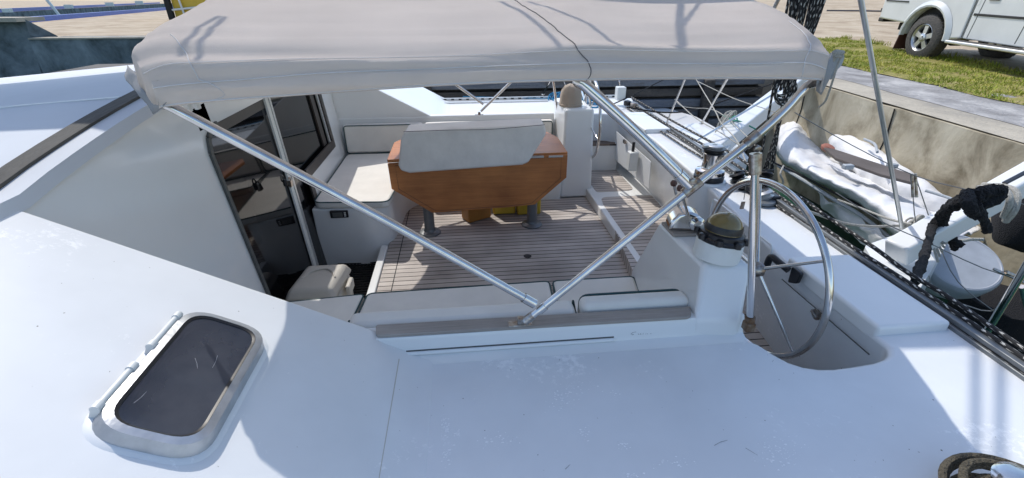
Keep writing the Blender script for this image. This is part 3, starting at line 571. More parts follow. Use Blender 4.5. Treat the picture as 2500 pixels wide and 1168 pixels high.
# stern platforms and davits
sp_ = [P(x, y, Z=.45) for x, y in ((1545, 262), (1620, 262), (1700, 285), (1780, 330), (1830, 385), (1790, 400), (1700, 350), (1600, 300))]
b = nb(); prism(b, roundpoly(sp_, .05, 3), -.7); obj('stern_platform', b, 'gel', cat, bevel=.03)
b = nb(); prism(b, roundpoly([P(x, y, Z=.62) for x, y in ((1600, 318), (1700, 300), (1790, 345), (1740, 420), (1700, 400))], .05, 3), -.6); obj('transom_step', b, 'gel', cat, bevel=.025)
b = nb(); prism(b, roundpoly([P(x, y, Z=.42) for x, y in ((2110, 600), (2220, 560), (2300, 555), (2310, 600), (2250, 700), (2220, 760), (2170, 700))], .04, 3), -.8); obj('transom_step', b, 'gel', cat, bevel=.03)
def beam(name, a, c, wd, hh, m, par, ends=0):
    d = (c-a).normalized(); s = d.cross(V((0, 0, 1))).normalized(); u = s.cross(d)
    b = nb(); prism(b, [a+s*wd/2+u*hh/2, a-s*wd/2+u*hh/2, a-s*wd/2-u*hh/2, a+s*wd/2-u*hh/2], c-a); return obj(name, b, m, par, bevel=.018, seg=3)
dv = beam('davit', P(1690, 405, Z=.52), P(1990, 165, Z=1.12), .20, .18, 'gel', cat)
dv2 = beam('davit', P(2185, 618, Z=.52), P(2560, 405, Z=1.02), .16, .15, 'gel', cat)
b = nb(); a, c = P(2452, 448, Z=1.03), P(2560, 392, Z=1.12); beam('cover_strip', a, c, .03, .012, 'black', dv2)
b = nb(); tube(b, [P(1700, 345, Z=.7), P(1930, 205, Z=1.18)], .012, 8); obj('davit_rail', b, 'steel', dv)
# rounded float at the near davit
b = nb(); q = P(2350, 638, Z=.26); lathe(b, [(.12, -.34), (.20, -.26), (.25, -.14), (.262, -.05), (.262, -.02), (.25, 0), (.238, .004), (.228, -.004), (.0, -.002)], q, (-.25, -.55, 1), n=44)
tag(obj('round_fender', b, mat('shade_toned_fender_skin', (.40, .43, .47), .45, nscale=6, namt=.2)), 'white flat topped round fender below the near davit', 'fender')  # white skin greyed and blued in colour for the shade it lies in
# =================================================================== CUSHIONS
def cushion(name, pts, z, h, label, group, bevel=.022, r=.05, pipe=True, m='cushion'):
    top = roundpoly([V((p[0], p[1], z)) for p in pts], r, 5); b = nb(); prism(b, top, (0, 0, -h))
    c = sum(top, V())/len(top); t = thing(name, label, 'cushion', (c.x, c.y, z-h), group)
    obj('pad', b, m, t, bevel=bevel, seg=4)
    if pipe:
        b = nb(); tube(b, [p+(c-p).normalized()*.004+V((0, 0, -.006)) for p in top], .0055, 6, closed=True); obj('piping', b, 'piping', t)
    return t
def px(l, z): return [P(x, y, Z=z) for x, y in l]
G1 = 'seat cushions of the near bench'
cushion('seat_cushion', [(-1.32, 1.72), (-.70, 1.72), (-.635, 2.46), (-1.32, 2.40)], .47, .07, 'left seat cushion of the near bench, partly behind the cabin side', G1, r=.03)
cushion('seat_cushion', [(-.685, 1.72), (.455, 1.72), (.50, 2.49), (-.62, 2.465)], .47, .07, 'long middle seat cushion of the near bench', G1, r=.04)
cushion('seat_cushion', [(.47, 1.72), (.94, 1.72), (1.05, 2.49), (.515, 2.49)], .47, .07, 'right seat cushion of the near bench beside the helm console', G1, r=.04)
def backc(name, x0, x1, y0, y1, z0, z1, label, group, full=True):
    b = nb(); prism(b, [V(p) for p in ((x0, y0, z0), (x1, y0, z0), (x1, y1, z0), (x0, y1, z0))], (0, 0, z1-z0))
    t = thing(name, label, 'cushion', ((x0+x1)/2, (y0+y1)/2, z0), group); obj('pad', b, 'cushion', t, bevel=.03, seg=4)
    f = y1 if y0 < 3 else y0; b = nb(); lp = [(x1+.001, y0+.01, z0), (x1+.001, y0+.01, z1-.03), (x1+.001, y1-.02, z1-.005), (x1+.001, y1, z0)] if not full else roundpoly([(x0+.01, f, z0), (x1-.01, f, z0), (x1-.01, f, z1-.008), (x0+.01, f, z1-.008)], .04); tube(b, lp, .0055, 6, closed=True); obj('piping', b, 'piping', t)
    return t
G2 = 'back cushions of the near bench'
backc('back_cushion', -1.30, -.52, 1.60, 1.71, .47, .835, 'left back cushion of the near bench with a green piped end', G2, False)
backc('back_cushion', -.505, .445, 1.59, 1.70, .47, .876, 'long back cushion of the near bench left of the strut foot gap', G2, False)
backc('back_cushion', .465, .945, 1.59, 1.68, .47, .905, 'short back cushion of the near bench touching the helm console', G2)
G3 = 'cushions of the far bench'
cushion('seat_cushion', [(-1.33, 3.97), (-.68, 3.92), (-.60, 4.75), (-.55, 4.93), (-.5, 5.40), (-1.33, 5.42)], .47, .07, 'cream seat cushion of the far bench in the corner beside the door', G3, r=[.02, .16, .1, .02, .02, .02][0] if 0 else .07)
cushion('seat_cushion', [(-.48, 4.93), (1.06, 4.93), (1.06, 5.40), (-.48, 5.40)], .47, .07, 'long seat cushion of the far bench hidden behind the table', G3)
backc('back_cushion', -1.33, -.45, 5.40, 5.49, .475, .80, 'left back cushion of the far bench beside the door', G3)
backc('back_cushion', -.43, 1.05, 5.40, 5.49, .475, .80, 'right back cushion of the far bench behind the folded pad', G3)
# =================================================================== TABLE
tb_ = thing('cockpit_table', 'varnished wooden drop leaf table on two grey pedestals in the cockpit', 'table', (.14, 4.3, 0))
TZ0 = .80
b = nb(); prism(b, [V((p.x, p.y, TZ0)) for p in (P(945, 390, Z=TZ0), P(1386, 372, Z=TZ0), P(1362, 335, Z=TZ0), P(1335, 322, Z=TZ0), P(985, 338, Z=TZ0), P(962, 348, Z=TZ0))], (0, 0, -.028)); obj('tabletop', b, 'varnish', tb_, bevel=.004)
LY = 4.10
lf = [P(x, y, Y=LY) for x, y in ((946, 400), (1386, 378), (1383, 434), (1306, 500), (1240, 507), (1055, 520), (956, 462))]
b = nb(); prism(b, lf, (0, .022, 0)); obj('drop_leaf', b, 'varnish', tb_, bevel=.003)
fc = sum(lf, V())/len(lf); inn = [p+(fc-p)*.075+V((0, -.0015, 0)) for p in lf]
b = nb(); tube(b, inn, .0016, 4, closed=True); obj('leaf_inlay', b, 'brownframe', tb_)
b = nb(); box(b, -.5, .8, 4.2, 4.26, .70, .772); obj('top_rail', b, 'varnish', tb_)
for xx in ((1290, 1328), (1340, 1375), (948, 975)):
    q0, q1 = P(xx[0], 380, Y=LY-.003), P(xx[1], 378, Y=LY-.003); b = nb(); box(b, q0.x, q1.x, LY-.004, LY+.03, .765, .782); obj('hinge', b, 'alu', tb_)
for (lx, ly) in ((-.366, 4.22), (.655, 4.30)):
    b = nb(); lathe(b, [(.05, 0), (.05, .76)], (lx, ly, .0), n=24); lg = obj('leg', b, 'alugrey', tb_)
    b = nb(); lathe(b, [(.105, .001), (.105, .012), (.095, .022), (.06, .03), (.053, .05)], (lx, ly, 0), n=32); obj('base_flange', b, 'alugrey', lg)
# folded pad lying over the table
fp = [P(x, y, Y=3.99) for x, y in ((972, 405), (978, 418), (1000, 424), (1275, 404), (1290, 398), (1334, 328), (1330, 306), (1180, 312), (988, 322), (978, 340))]
b = nb(); a_ = [b.verts.new(p) for p in fp]; n = len(fp)
back = [p+V((0.015, .13 if p.z < .95 else .30, .0 if p.z < .95 else -.005)) for p in fp]; b_ = [b.verts.new(p) for p in back]
b.faces.new(a_); b.faces.new(b_[::-1])
for i in range(n): j = (i+1) % n; b.faces.new((a_[i], b_[i], b_[j], a_[j]))
fpad = thing('folded_cushion', 'large grey white seat pad folded over the wooden table', 'cushion', (.15, 4.05, .8)); obj('pad', b, 'coverfab', fpad, bevel=.02, seg=4)
b = nb(); tube(b, catmull([P(x, y, Y=3.975) for x, y in ((985, 322), (1100, 318), (1200, 316), (1330, 305))], 4), .0025, 5); obj('seam', b, 'seamdark', fpad)
# =================================================================== JERRY CANS, COOLER
def jerry(loc, w_, d_, h_, m, label, rot=0):
    t = thing('jerry_can', label, 'jerry can', loc, 'jerry cans under the table'); t.rotation_euler.z = 0
    R_ = Matrix.Translation(V(loc)) @ Matrix.Rotation(rot, 4, 'Z'); b = nb(); prism(b, [R_ @ V(p) for p in ((-w_/2, -d_/2, 0.004), (w_/2, -d_/2, .004), (w_/2, -d_/2, h_*.86), (w_*.15, -d_/2, h_), (-w_/2, -d_/2, h_*.95))], R_.to_3x3() @ V((0, d_, 0))); obj('body', b, m, t, bevel=.02, seg=4)
    b = nb(); tube(b, catmull([R_ @ V(p) for p in ((-w_*.4, 0, h_*.93), (-w_*.3, 0, h_*1.1), (w_*.05, 0, h_*1.12), (w_*.15, 0, h_*.97))], 4), .012, 8); obj('handle', b, m, t)
    b = nb(); lathe(b, [(.022, 0), (.022, .03)], R_ @ V((w_*.34, 0, h_*.9)), n=16); obj('cap', b, 'black', t)
jerry((.66, 4.62, 0), .25, .17, .36, 'yellow', 'yellow jerry can behind the right table pedestal')
jerry((.40, 4.66, 0), .24, .17, .34, 'yellow', 'yellow jerry can in the middle under the table')
jerry((.10, 4.52, 0), .27, .17, .34, 'orange', 'orange brown jerry can standing leftmost under the table', .5)
ck = thing('cool_box', 'small off white plastic box with a rounded lid at the door', 'box', (-1.07, 3.2, -.15))
b = nb(); prism(b, [V(p) for p in ((-1.26, 2.86, -.15), (-.93, 2.86, -.15), (-.90, 3.20, -.15), (-1.23, 3.20, -.15))], (0, 0, .34)); obj('body', b, 'creamplastic', ck, bevel=.03)
b = nb(); A = [(-1.285, 2.83, .19), (-.925, 2.83, .19), (-.885, 3.24, .19), (-1.245, 3.24, .19)]; A2 = [(-1.24, 2.86, .275), (-.965, 2.86, .275), (-.925, 3.20, .275), (-1.20, 3.20, .275)]
va = [b.verts.new(p) for p in A]; vb = [b.verts.new(p) for p in A2]; b.faces.new(va[::-1]); b.faces.new(vb)
for i in range(4): j = (i+1) % 4; b.faces.new((va[i], va[j], vb[j], vb[i]))
obj('lid', b, 'creamplastic', ck, bevel=.028, seg=4)
b = nb(); tube(b, catmull([V((-1.19, 3.0, .272)), V((-1.14, 3.09, .279)), V((-1.06, 3.12, .279)), V((-1.0, 3.08, .279)), V((-.96, 3.0, .272))], 5), .008, 8); obj('handle', b, 'creamplastic', ck)
b = nb(); box(b, -.90, -.865, 2.98, 3.12, .12, .20); obj('catch', b, 'creamplastic', ck, bevel=.012)
# =================================================================== BIMINI
bim = thing('bimini', 'grey beige canvas sun canopy on a stainless tube frame over the cockpit', 'sun canopy', (.15, YC, .87))
prof = [(1.445, 1.782), (1.438, 1.800), (1.443, 1.835), (1.460, 1.873), (1.495, 1.911), (1.555, 1.947), (1.65, 1.979), (1.78, 2.006), (1.97, 2.031), (2.25, 2.06), (2.7, 2.095), (3.46, 2.12)]
prof = prof+[(2*YC-y, z) for y, z in prof[-2::-1]]
pp = catmull([V((0, y, z)) for y, z in prof], 4)
def interp(tab, y):
    y = min(y, 2*YC-y)
    for (a, p), (c, q) in zip(tab, tab[1:]):
        if y <= c: return p+(q-p)*max(0, (y-a)/(c-a))
    return tab[-1][1]
def lx(y): return interp(((1.438, -.835), (1.52, -.92), (1.8, -.94), (2.0, -.955), (2.3, -1.03), (2.6, -1.16), (3.0, -1.34), (3.46, -1.40)), y)
def rx(y): return interp(((1.438, 1.135), (1.48, 1.165), (1.7, 1.20), (2.1, 1.32), (2.6, 1.42), (3.46, 1.45)), y)
NX = 96
def canopy_pt(u, p):
    x0, x1 = lx(p.y), rx(p.y); x = x0+(x1-x0)*u; e = min(u, 1-u)*(x1-x0)
    hem = 1.79-.0+.030*u                                   # hem rises slightly to the right
    z = p.z; 
    z += (.042*u+.026*math.sin(math.pi*u)-.001)*max(0, min(1, (1.96-z)/.12))
    near = max(0, 1-abs(p.y-1.5)/.9) if p.y < YC else 0
    droop = .022*max(0, 1-e/.10)**2*(1 if z > 1.86 else .2)
    midbow = (u-.62)
    sag = -.012*math.sin(math.pi*min(1, abs(u-.0)/.62))*(1 if u < .62 else 0)-.016*math.sin(math.pi*(u-.62)/.38)*(1 if u >= .62 else 0)
    wr = .004*noise.noise(V((x*1.1, p.y*9, z*22)))+.0035*noise.noise(V((x*2.2, p.y*24, z*48)))
    k = .4+near; wr += .006*noise.noise(V((x*.9+3, z*38, 0)))*near*(.3 if z < 1.8 else 1)
    return V((x, p.y+(wr*k*1.2 if z < 1.93 else 0)*(-1 if p.y < YC else 1), z-droop+sag*(z > 1.86)*min(1, (z-1.86)/.08)+wr*k*(1 if z > 1.85 else .3)))
b = nb(); grid = [[b.verts.new(canopy_pt(i/NX, p)) for i in range(NX+1)] for p in pp]
for j in range(len(pp)-1):
    for i in range(NX): b.faces.new((grid[j][i], grid[j][i+1], grid[j+1][i+1], grid[j+1][i]))
for side in (0, NX):        # end skirts
    prev = None
    for j in range(len(pp)):
        v = grid[j][side]; h = .075 if v.co.z > 1.86 else .075*max(0, (v.co.z-1.79)/.07)
        n_ = b.verts.new(v.co+V(((-.006 if side == 0 else .006), 0, -h-.001)))
        if prev: b.faces.new((prev[0], v, n_, prev[1]))
        prev = (v, n_)
can = obj('canopy', b, 'canvas', bim); so_ = can.modifiers.new('s', 'SOLIDIFY'); so_.thickness = .002
def on_canopy(xq, k, lift=.0015):
    p = pp[k]; u = (xq-lx(p.y))/(rx(p.y)-lx(p.y)); u = max(0, min(1, u)); return canopy_pt(u, p)+V((0, -.001 if p.y < 1.5 else 0, lift))
def stitch(name, f, r, m, ks): 
    b = nb(); tube(b, [on_canopy(f(pp[k].y), k) for k in ks], r, 5); obj(name, b, m, can)
def tabf(*t):
    def f(y):
        for (a, p), (c, q) in zip(t, t[1:]):
            if y <= c: return p+(q-p)*max(0, (y-a)/(c-a))
        return t[-1][1]
    return f
stitch('centre_seam', tabf((1.438, .386), (1.47, .345), (1.6, .313), (1.85, .254), (2.5, .22), (3.5, .2)), .0016, 'seamdark', range(0, 44))
stitch('corner_seam', tabf((1.438, -.66), (1.446, -.72), (1.6, -.84), (1.66, -.87)), .0013, 'thread', range(1, 23))
stitch('corner_seam', tabf((1.438, 1.06), (1.5, 1.11), (1.6, 1.135), (1.75, 1.14)), .0013, 'thread', range(1, 26))
def hemline(k, m, r):
    b = nb(); tube(b, [canopy_pt(i/NX, pp[k])+V((0, -.0018, .001)) for i in range(NX+1)], r, 4); obj('hem_stitching', b, m, can)
hemline(1, 'thread', .0020); hemline(8, 'thread', .0014); hemline(13, 'thread', .0009)
fl = nb(); pts = [P(403, 250, Y=1.436), P(396, 262, Y=1.44), P(372, 279, Y=1.47), P(345, 238, Y=1.53), P(318, 210, Y=1.58), P(303, 186, Y=1.63), P(307, 160, Y=1.64), P(330, 178, Y=1.58), P(362, 215, Y=1.50)]
c_ = V((.0, 0, 0)); ctr = fl.verts.new(sum(pts, V())/len(pts)+V((-.01, -.012, 0))); vs = [fl.verts.new(p) for p in pts]
for i in range(len(vs)): fl.faces.new((vs[i], vs[(i+1) % len(vs)], ctr))
bmesh.ops.subdivide_edges(fl, edges=fl.edges, cuts=3, use_grid_fill=True)
for v in fl.verts: v.co += V((.006, .006, .0))*noise.noise(v.co*28)
f_ = obj('hanging_flap', fl, 'canvasgrey', bim); f_.modifiers.new('s', 'SOLIDIFY').thickness = .002
fl = nb(); pts = [P(1993, 200, Y=1.44), P(2030, 130, Y=1.50), P(2034, 165, Y=1.52), P(2016, 205, Y=1.52), P(2004, 232, Y=1.52), P(1992, 222, Y=1.48)]
vs = [fl.verts.new(p) for p in pts]; ctr = fl.verts.new(sum(pts, V())/len(pts)+V((.01, -.01, 0)))
for i in range(len(vs)): fl.faces.new((vs[i], vs[(i+1) % len(vs)], ctr))
bmesh.ops.subdivide_edges(fl, edges=fl.edges, cuts=2, use_grid_fill=True)
f_ = obj('hanging_flap', fl, 'canvasgrey', bim); f_.modifiers.new('s', 'SOLIDIFY').thickness = .002
ST = 1.5
def bowtube(name, pts, r, m='steel'): b = nb(); tube(b, pts, r, 16); return obj(name, b, m, bim)
mir = lambda p: V((p.x, 2*YC-p.y, p.z))
foot = P(1270, 797, Y=1.52)
aft = [P(1285, 783, Y=ST), P(1690, 458, Y=ST), P(1845, 335, Y=ST), P(1925, 262, Y=ST), P(1968, 212, Y=1.50), P(1988, 188, Y=1.53)]
arch = lambda x, zt: [V((x-.08, 1.75, zt-.07)), V((x+.02, 2.4, zt-.02)), V((x+.02, YC, zt+.02))]
full = aft+arch(1.22, 2.0); full = full+[mir(p) for p in full[-2::-1]]
bowtube('aft_bow', catmull(full, 5), .0145)
fw = [P(1305, 742, Y=ST), P(1000, 571, Y=ST), P(700, 410, Y=ST), P(420, 262, Y=ST), P(404, 250, Y=1.51)]
full = fw+[V((-.90, 1.68, 1.88)), V((-.98, 2.4, 1.98)), V((-1.1, YC, 2.02))]; full = full+[mir(p) for p in full[-2::-1]]
bowtube('forward_bow', catmull(full, 5), .0155)
md = [P(1683, 452, Y=ST), P(1560, 330, Y=ST), P(1432, 212, Y=ST), P(1410, 190, Y=1.53)]
full = md+[V((.40, 1.75, 1.93)), V((.40, 2.4, 2.0)), V((.4, YC, 2.04))]; full = full+[mir(p) for p in full[-2::-1]]
bowtube('middle_bow', catmull(full, 5), .0185)
pole = [P(1831, 792, Y=1.425), P(1838, 560, Y=1.44), P(1845, 385, Y=1.47)]
bowtube('support_pole', pole, .014); bowtube('support_pole', [mir(p) for p in pole], .014)
def fitting(p, q, r, m='steel'): bowtube('tube_fitting', [p, q], r, m)
def lerp(a, b_, t): return a+(b_-a)*t
A0, A1 = aft[0], aft[1]
fitting(lerp(A0, A1, -.01), lerp(A0, A1, .045), .0175, 'steeldull'); fitting(lerp(A0, A1, .085), lerp(A0, A1, .125), .0185)
fitting(lerp(A0, A1, .955), lerp(A0, A1, 1.045), .0195, 'steeldull'); fitting(P(1820, 355, Y=ST), P(1853, 328, Y=ST), .0185, 'steeldull')
fitting(P(1305, 742, Y=ST), P(1278, 727, Y=ST), .0195); fitting(md[0], P(1655, 424, Y=ST), .0215)
fitting(P(1845, 375, Y=1.47), P(1843, 425, Y=1.46), .0205, 'steeldull'); fitting(P(1829, 800, Y=1.423), P(1831, 774, Y=1.426), .0195, 'rust')
b = nb(); q = P(1828, 796, Y=1.42); box(b, q.x-.02, q.x+.018, 1.40, 1.44, q.z-.02, q.z+.02); obj('pole_foot', b, 'rust', bim, bevel=.006)
for mm in (lambda p: p, mir):
    b = nb(); f0_ = mm(V((foot.x, 1.525, .882))); box(b, f0_.x-.048, f0_.x+.048, f0_.y-.018, f0_.y+.018, .882, .888); box(b, f0_.x-.012, f0_.x+.016, f0_.y-.012, f0_.y+.012, .886, .915); obj('deck_hinge', b, 'steeldull', bim, bevel=.003)
for k, (x, y) in enumerate(((1700, 462), (1856, 352))):
    b = nb(); q = P(x-10, y-20 if k == 0 else y+10, Y=ST-.012); lathe(b, [(.012, 0), (.012, .012), (.007, .016)], q, (0, -1, 0), 16); obj('pivot_bolt', b, 'steeldull', bim)
b = nb(); tube(b, catmull([P(1418, 216, Z=1.02), P(1432, 262, Z=.95)], 3), .014, 10); obj('support_pole', b, 'steel', bim)
b = nb(); tube(b, [P(1436, 205, Y=5.35), P(1441, 262, Y=5.35)], .012, 10); obj('support_pole', b, 'steel', bim)
# canvas straps hanging under the hem corners
b = nb()
for (x0, y0, x1, y1) in ((455, 252, 480, 268), (470, 250, 500, 262)): q0, q1 = P(x0, y0, Y=1.56), P(x1, y1, Y=1.6); box(b, q0.x, q1.x, q0.y, q0.y+.02, q1.z, q0.z)
obj('buckle', b, 'whiteplastic', bim, bevel=.004)
# boom with sail bag above the canopy: casts the shade across roof and canopy
bo = thing('boom', 'long boom with a sail bag above the canopy and cabin roof', 'boom', (0, YC, 3.5))
b = nb(); tube(b, [(-7, YC, 3.55), (2.4, YC, 3.42)], .09, 16); obj('spar', b, 'alu', bo)
b = nb(); prism(b, [(-7, YC-.16, 2.0), (-1.6, YC-.16, 2.35), (.4, YC-.16, 3.3), (2.3, YC-.14, 3.35), (2.3, YC-.12, 4.2), (.8, YC-.12, 4.04), (-2.4, YC-.12, 3.6), (-7, YC-.12, 3.0)], (0, .3, 0)); obj('sail_bag', b, 'canvasgrey', bo)
from mathutils.bvhtree import BVHTree
_g = [[canopy_pt(i/NX, p) for i in range(NX+1)] for p in pp]; _vv = [v for row in _g for v in row]; _w = NX+1
BV = BVHTree.FromPolygons(_vv, [(j*_w+i, j*_w+i+1, (j+1)*_w+i+1, (j+1)*_w+i) for j in range(len(pp)-1) for i in range(NX)])
def K(x, y):
    d = _F*FPX + _R*(x-1250) - _U*(y-584); h = BV.ray_cast(V((0, 0, HC)), d.normalized()); return h[0] if h[0] is not None else P(x, y, Y=1.9)
def overhead(name, pts, t, rr_, label, g='lines hanging from the boom'):  # out of view lines, raised towards the sun from where their shadows fall
    b = nb(); tube(b, catmull([p+SUN*(t if not callable(t) else t(i)) for i, p in enumerate(pts)], 6), rr_, 8); tag(obj(name, b, 'white_rope'), label, 'rope', g)
overhead('reefing_line', [K(535, 40), K(495, 62), K(455, 100), K(438, 135)], 1.5, .009, 'loose line hanging from the boom above the left canopy corner, outer one')
overhead('reefing_line', [K(548, 42), K(520, 66), K(490, 100), K(480, 145)], 1.6, .010, 'loose line hanging from the boom above the left canopy corner, inner one')
overhead('reefing_line', [K(1222, 4), K(1260, 22), K(1330, 75), K(1372, 130)], 1.5, .009, 'loose line hanging from the boom near the canopy centre seam')
overhead('reefing_line', [K(1290, 4), K(1370, 30), K(1440, 60), K(1500, 105), K(1530, 160)], 1.4, .008, 'loose curved line hanging right of the canopy centre seam')
overhead('topping_line', [K(1664, 3), K(1660, 50), K(1665, 100), K(1672, 150), K(1674, 190)], 1.5, .013, 'thicker line above the right half of the canopy')
overhead('topping_line', [K(1712, 3), K(1690, 30), K(1668, 62)], 1.5, .008, 'thin branch joining the thicker line above the right half of the canopy')
overhead('shadow_stripe_line', [P(2382, 780, Z=.78), P(2382, 1200, Z=.78)], 4.2, .012, 'unseen line added above the stern to cast a deck stripe, left of two', 'unseen lines added to cast stripes on the deck')  # this pair is added out of view, only to cast stripes on the deck
overhead('shadow_stripe_line', [P(2445, 800, Z=.78), P(2440, 1200, Z=.78)], 4.2, .012, 'unseen line added above the stern to cast a deck stripe, right of two', 'unseen lines added to cast stripes on the deck')
b = nb(); tube(b, [(-7.3, YC, 1.5), (-7.2, YC, 12)], .1, 16); tag(obj('mast', b, 'alu'), 'aluminium mast standing forward of the cabin roof', 'mast')
# =================================================================== HELM GEAR
def wheel(cen, r, nx, hub, label, mirror=False):
    t = thing('steering_wheel', label, 'steering wheel', cen, 'stainless steering wheels'); cen = V(cen); nx = V(nx).normalized()
    u = nx.cross(V((0, 0, 1))).normalized(); v = u.cross(nx)
    b = nb(); tube(b, arcpts(cen, u, v, r, 0, 2*math.pi*(1-1/72), 72), .0155, 12, closed=True); obj('rim', b, 'steel', t)
    for k in range(5):
        a = math.radians(-38+72*k) if not mirror else math.radians(52+72*k)
        e = cen+u*r*math.cos(a)+v*r*math.sin(a); b = nb(); tube(b, [hub+(e-hub)*.04, e-(e-hub).normalized()*.012], lambda tt: .0085-.002*tt, 10); obj('spoke', b, 'steel', t)
    b = nb(); lathe(b, [(.0, -.03), (.03, -.03), (.035, -.01), (.035, .015), (.02, .03), (.0, .032)], hub, nx, 24); obj('hub', b, 'blue' if False else 'steeldull', t); return t
wheel((1.452, 1.913, .841), .4385, (1, .08, .033), P(1849, 658, X=1.34), 'large stainless steering wheel at the near helm beside the compass')
wheel((1.44, 5.18, .86), .42, (1, -.05, .03), V((1.37, 5.2, .86)), 'smaller looking steering wheel at the far helm past the pedestal', True)
b = nb(); q = P(1849, 658, X=1.34); tube(b, [q, q-V((.22, 0, -.0))], .03, 14); tag(obj('helm_shaft', b, 'steeldull'), 'short steel shaft between near steering wheel and console', 'shaft')
b = nb(); q = V((1.37, 5.2, .86)); tube(b, [q, q-V((.1, 0, 0))], .025, 14); tag(obj('helm_shaft', b, 'steeldull'), 'short steel shaft between far steering wheel and pedestal', 'shaft')
# compass
cp = thing('compass', 'steering compass in white housing with amber dome on the near console', 'compass', (1.10, 1.82, 1.05))
cb = P(1748, 622, Z=1.055); cb = V((cb.x, cb.y, 1.048)); ax = V((.10, .05, 1)).normalized()
b = nb(); lathe(b, [(.098, 0), (.098, .075), (.094, .082)], cb, ax, 40); obj('housing', b, 'whiteplastic', cp)
b = nb(); lathe(b, [(.096, .078), (.100, .084), (.100, .094), (.092, .10), (.092, .116), (.080, .122), (.07, .122)], cb, ax, 40)
for k in range(8): a = k*math.pi/4+.2; c0 = cb+ax*.086+V((math.cos(a)*.099, math.sin(a)*.099, -.012*math.cos(a))); lathe(b, [(.016, 0), (.016, .022), (.01, .026)], c0, ax, 12)
obj('bezel', b, 'black', cp)
b = nb(); lathe(b, [(.078, .118), (.078, .126)]+[(.078*math.cos(a), .126+.076*math.sin(a)) for a in [math.pi/2*i/10 for i in range(1, 11)]], cb, ax, 40); obj('dome', b, 'amber', cp)
b = nb(); lathe(b, [(.0795*math.cos(a), .126+.0775*math.sin(a)) for a in (0, .12, .24, .36)], cb, ax, 40, cap=False); obj('dome_band', b, 'black', cp)
b = nb(); lathe(b, [(.0, .110), (.07, .111), (.07, .119), (.0, .120)], cb, ax, 32); obj('card', b, 'gasket', cp)
# throttle
th = thing('engine_control', 'chrome twin lever engine throttle on a teak pad at the near console', 'throttle', (.98, 2.0, 1.05))
q = P(1668, 560, Z=1.052); q = V((q.x, q.y, 1.05))
b = nb(); prism(b, roundpoly(flat([(q.x-.085, q.y-.075), (q.x+.125, q.y-.085), (q.x+.125, q.y+.06), (q.x-.085, q.y+.07)], 1.051), .01), (0, 0, .014)); obj('wood_pad', b, 'trim', th, bevel=.003)
hp = [(-.085, 0), (-.075, .045), (-.045, .085), (0, .10), (.045, .085), (.075, .045), (.085, 0)]; R3 = Matrix.Rotation(math.radians(-12), 3, 'Z')
b = nb(); prism(b, [q+V((0, 0, .066-.05))+R3 @ V((y, -.055, z)) for y, z in hp], R3 @ V((0, .10, 0))); obj('housing', b, 'steel', th, bevel=.016, seg=4)
b = nb(); lathe(b, [(.036, 0), (.036, .012), (.022, .02), (.022, .03), (.0, .032)], q+V((.028, -.06, .06)), (-.0, -1, 0), 24); obj('lever_boss', b, 'steel', th)
for (kx, ky, sx, sy, yy) in ((1661, 460, 1684, 540, -.085), (1645, 448, 1660, 520, .06)):
    k3 = P(kx, ky, Y=q.y+yy*.8-.02); s3 = P(sx, sy, Y=q.y+yy); b = nb(); tube(b, [s3, k3], .0065, 10); lv = obj('lever', b, 'steel', th)
    b = nb(); lathe(b, [(.0, -.016), (.012, -.012), (.0165, 0), (.012, .012), (.0, .016)], k3, (0, 0, 1), 16); obj('knob', b, 'knob', lv)
# winches
def winch(base, s, label, group=None, ax=(0, 0, 1)):
    t = thing('winch', label, 'winch', base, group)
    b = nb(); lathe(b, [(.105*s, 0), (.108*s, .03*s), (.098*s, .036*s)], base, ax, 40); obj('skirt', b, 'black', t)
    b = nb(); lathe(b, [(.098*s, .034*s), (.105*s, .05*s), (.10*s, .075*s), (.075*s, .085*s), (.064*s, .10*s), (.060*s, .15*s), (.066*s, .19*s), (.07*s, .20*s)], base, ax, 40); obj('drum', b, 'steel', t)
    b = nb(); lathe(b, [(.072*s, .198*s), (.082*s, .205*s), (.07*s, .214*s), (.07*s, .222*s), (.083*s, .232*s), (.082*s, .238*s), (.055*s, .243*s)], base, ax, 40); obj('self_tailer', b, 'black', t)
    b = nb(); lathe(b, [(.055*s, .240*s), (.057*s, .256*s), (.045*s, .262*s), (.018*s, .262*s), (.016*s, .252*s), (.0, .252*s)], base, ax, 32); box(b, base[0]-.085*s, base[0]-.03*s, base[1]-.012*s, base[1]+.018*s, base[2]+.246*s, base[2]+.26*s); obj('cap', b, 'alu', t)
    return t
winch((_wb.x, _wb.y, .797), 1.05, 'silver self tailing winch on the aft deck behind the near throttle', 'deck winches')
wc = thing('covered_instrument', 'gathered beige fabric cover over the instrument on the far pedestal', 'cover', (1.25, 5.2, 1.0))
b = nb(); lathe(b, [(.125, 0), (.122, .05), (.116, .12), (.105, .17), (.08, .205), (.04, .225), (.0, .228)], (1.24, 5.22, 1.0), (0, 0, 1), 48)
for v in b.verts:
    a = math.atan2(v.co.y-5.22, v.co.x-1.24); h = v.co.z-1.0; k = 1+.035*math.sin(a*9+h*12)*(h/.2)+.03*noise.noise(v.co*18); v.co.x = 1.20+(v.co.x-1.24)*k; v.co.y = 5.22+(v.co.y-5.22)*k; v.co.z += .008*noise.noise(v.co*22)
obj('fabric', b, 'winchcover', wc)
b = nb(); tube(b, arcpts((1.20, 5.22, 1.02), (1, 0, 0), (0, 1, 0), .127, 0, 6.2, 40), .006, 6, closed=True); obj('drawstring', b, 'winchcover', wc)
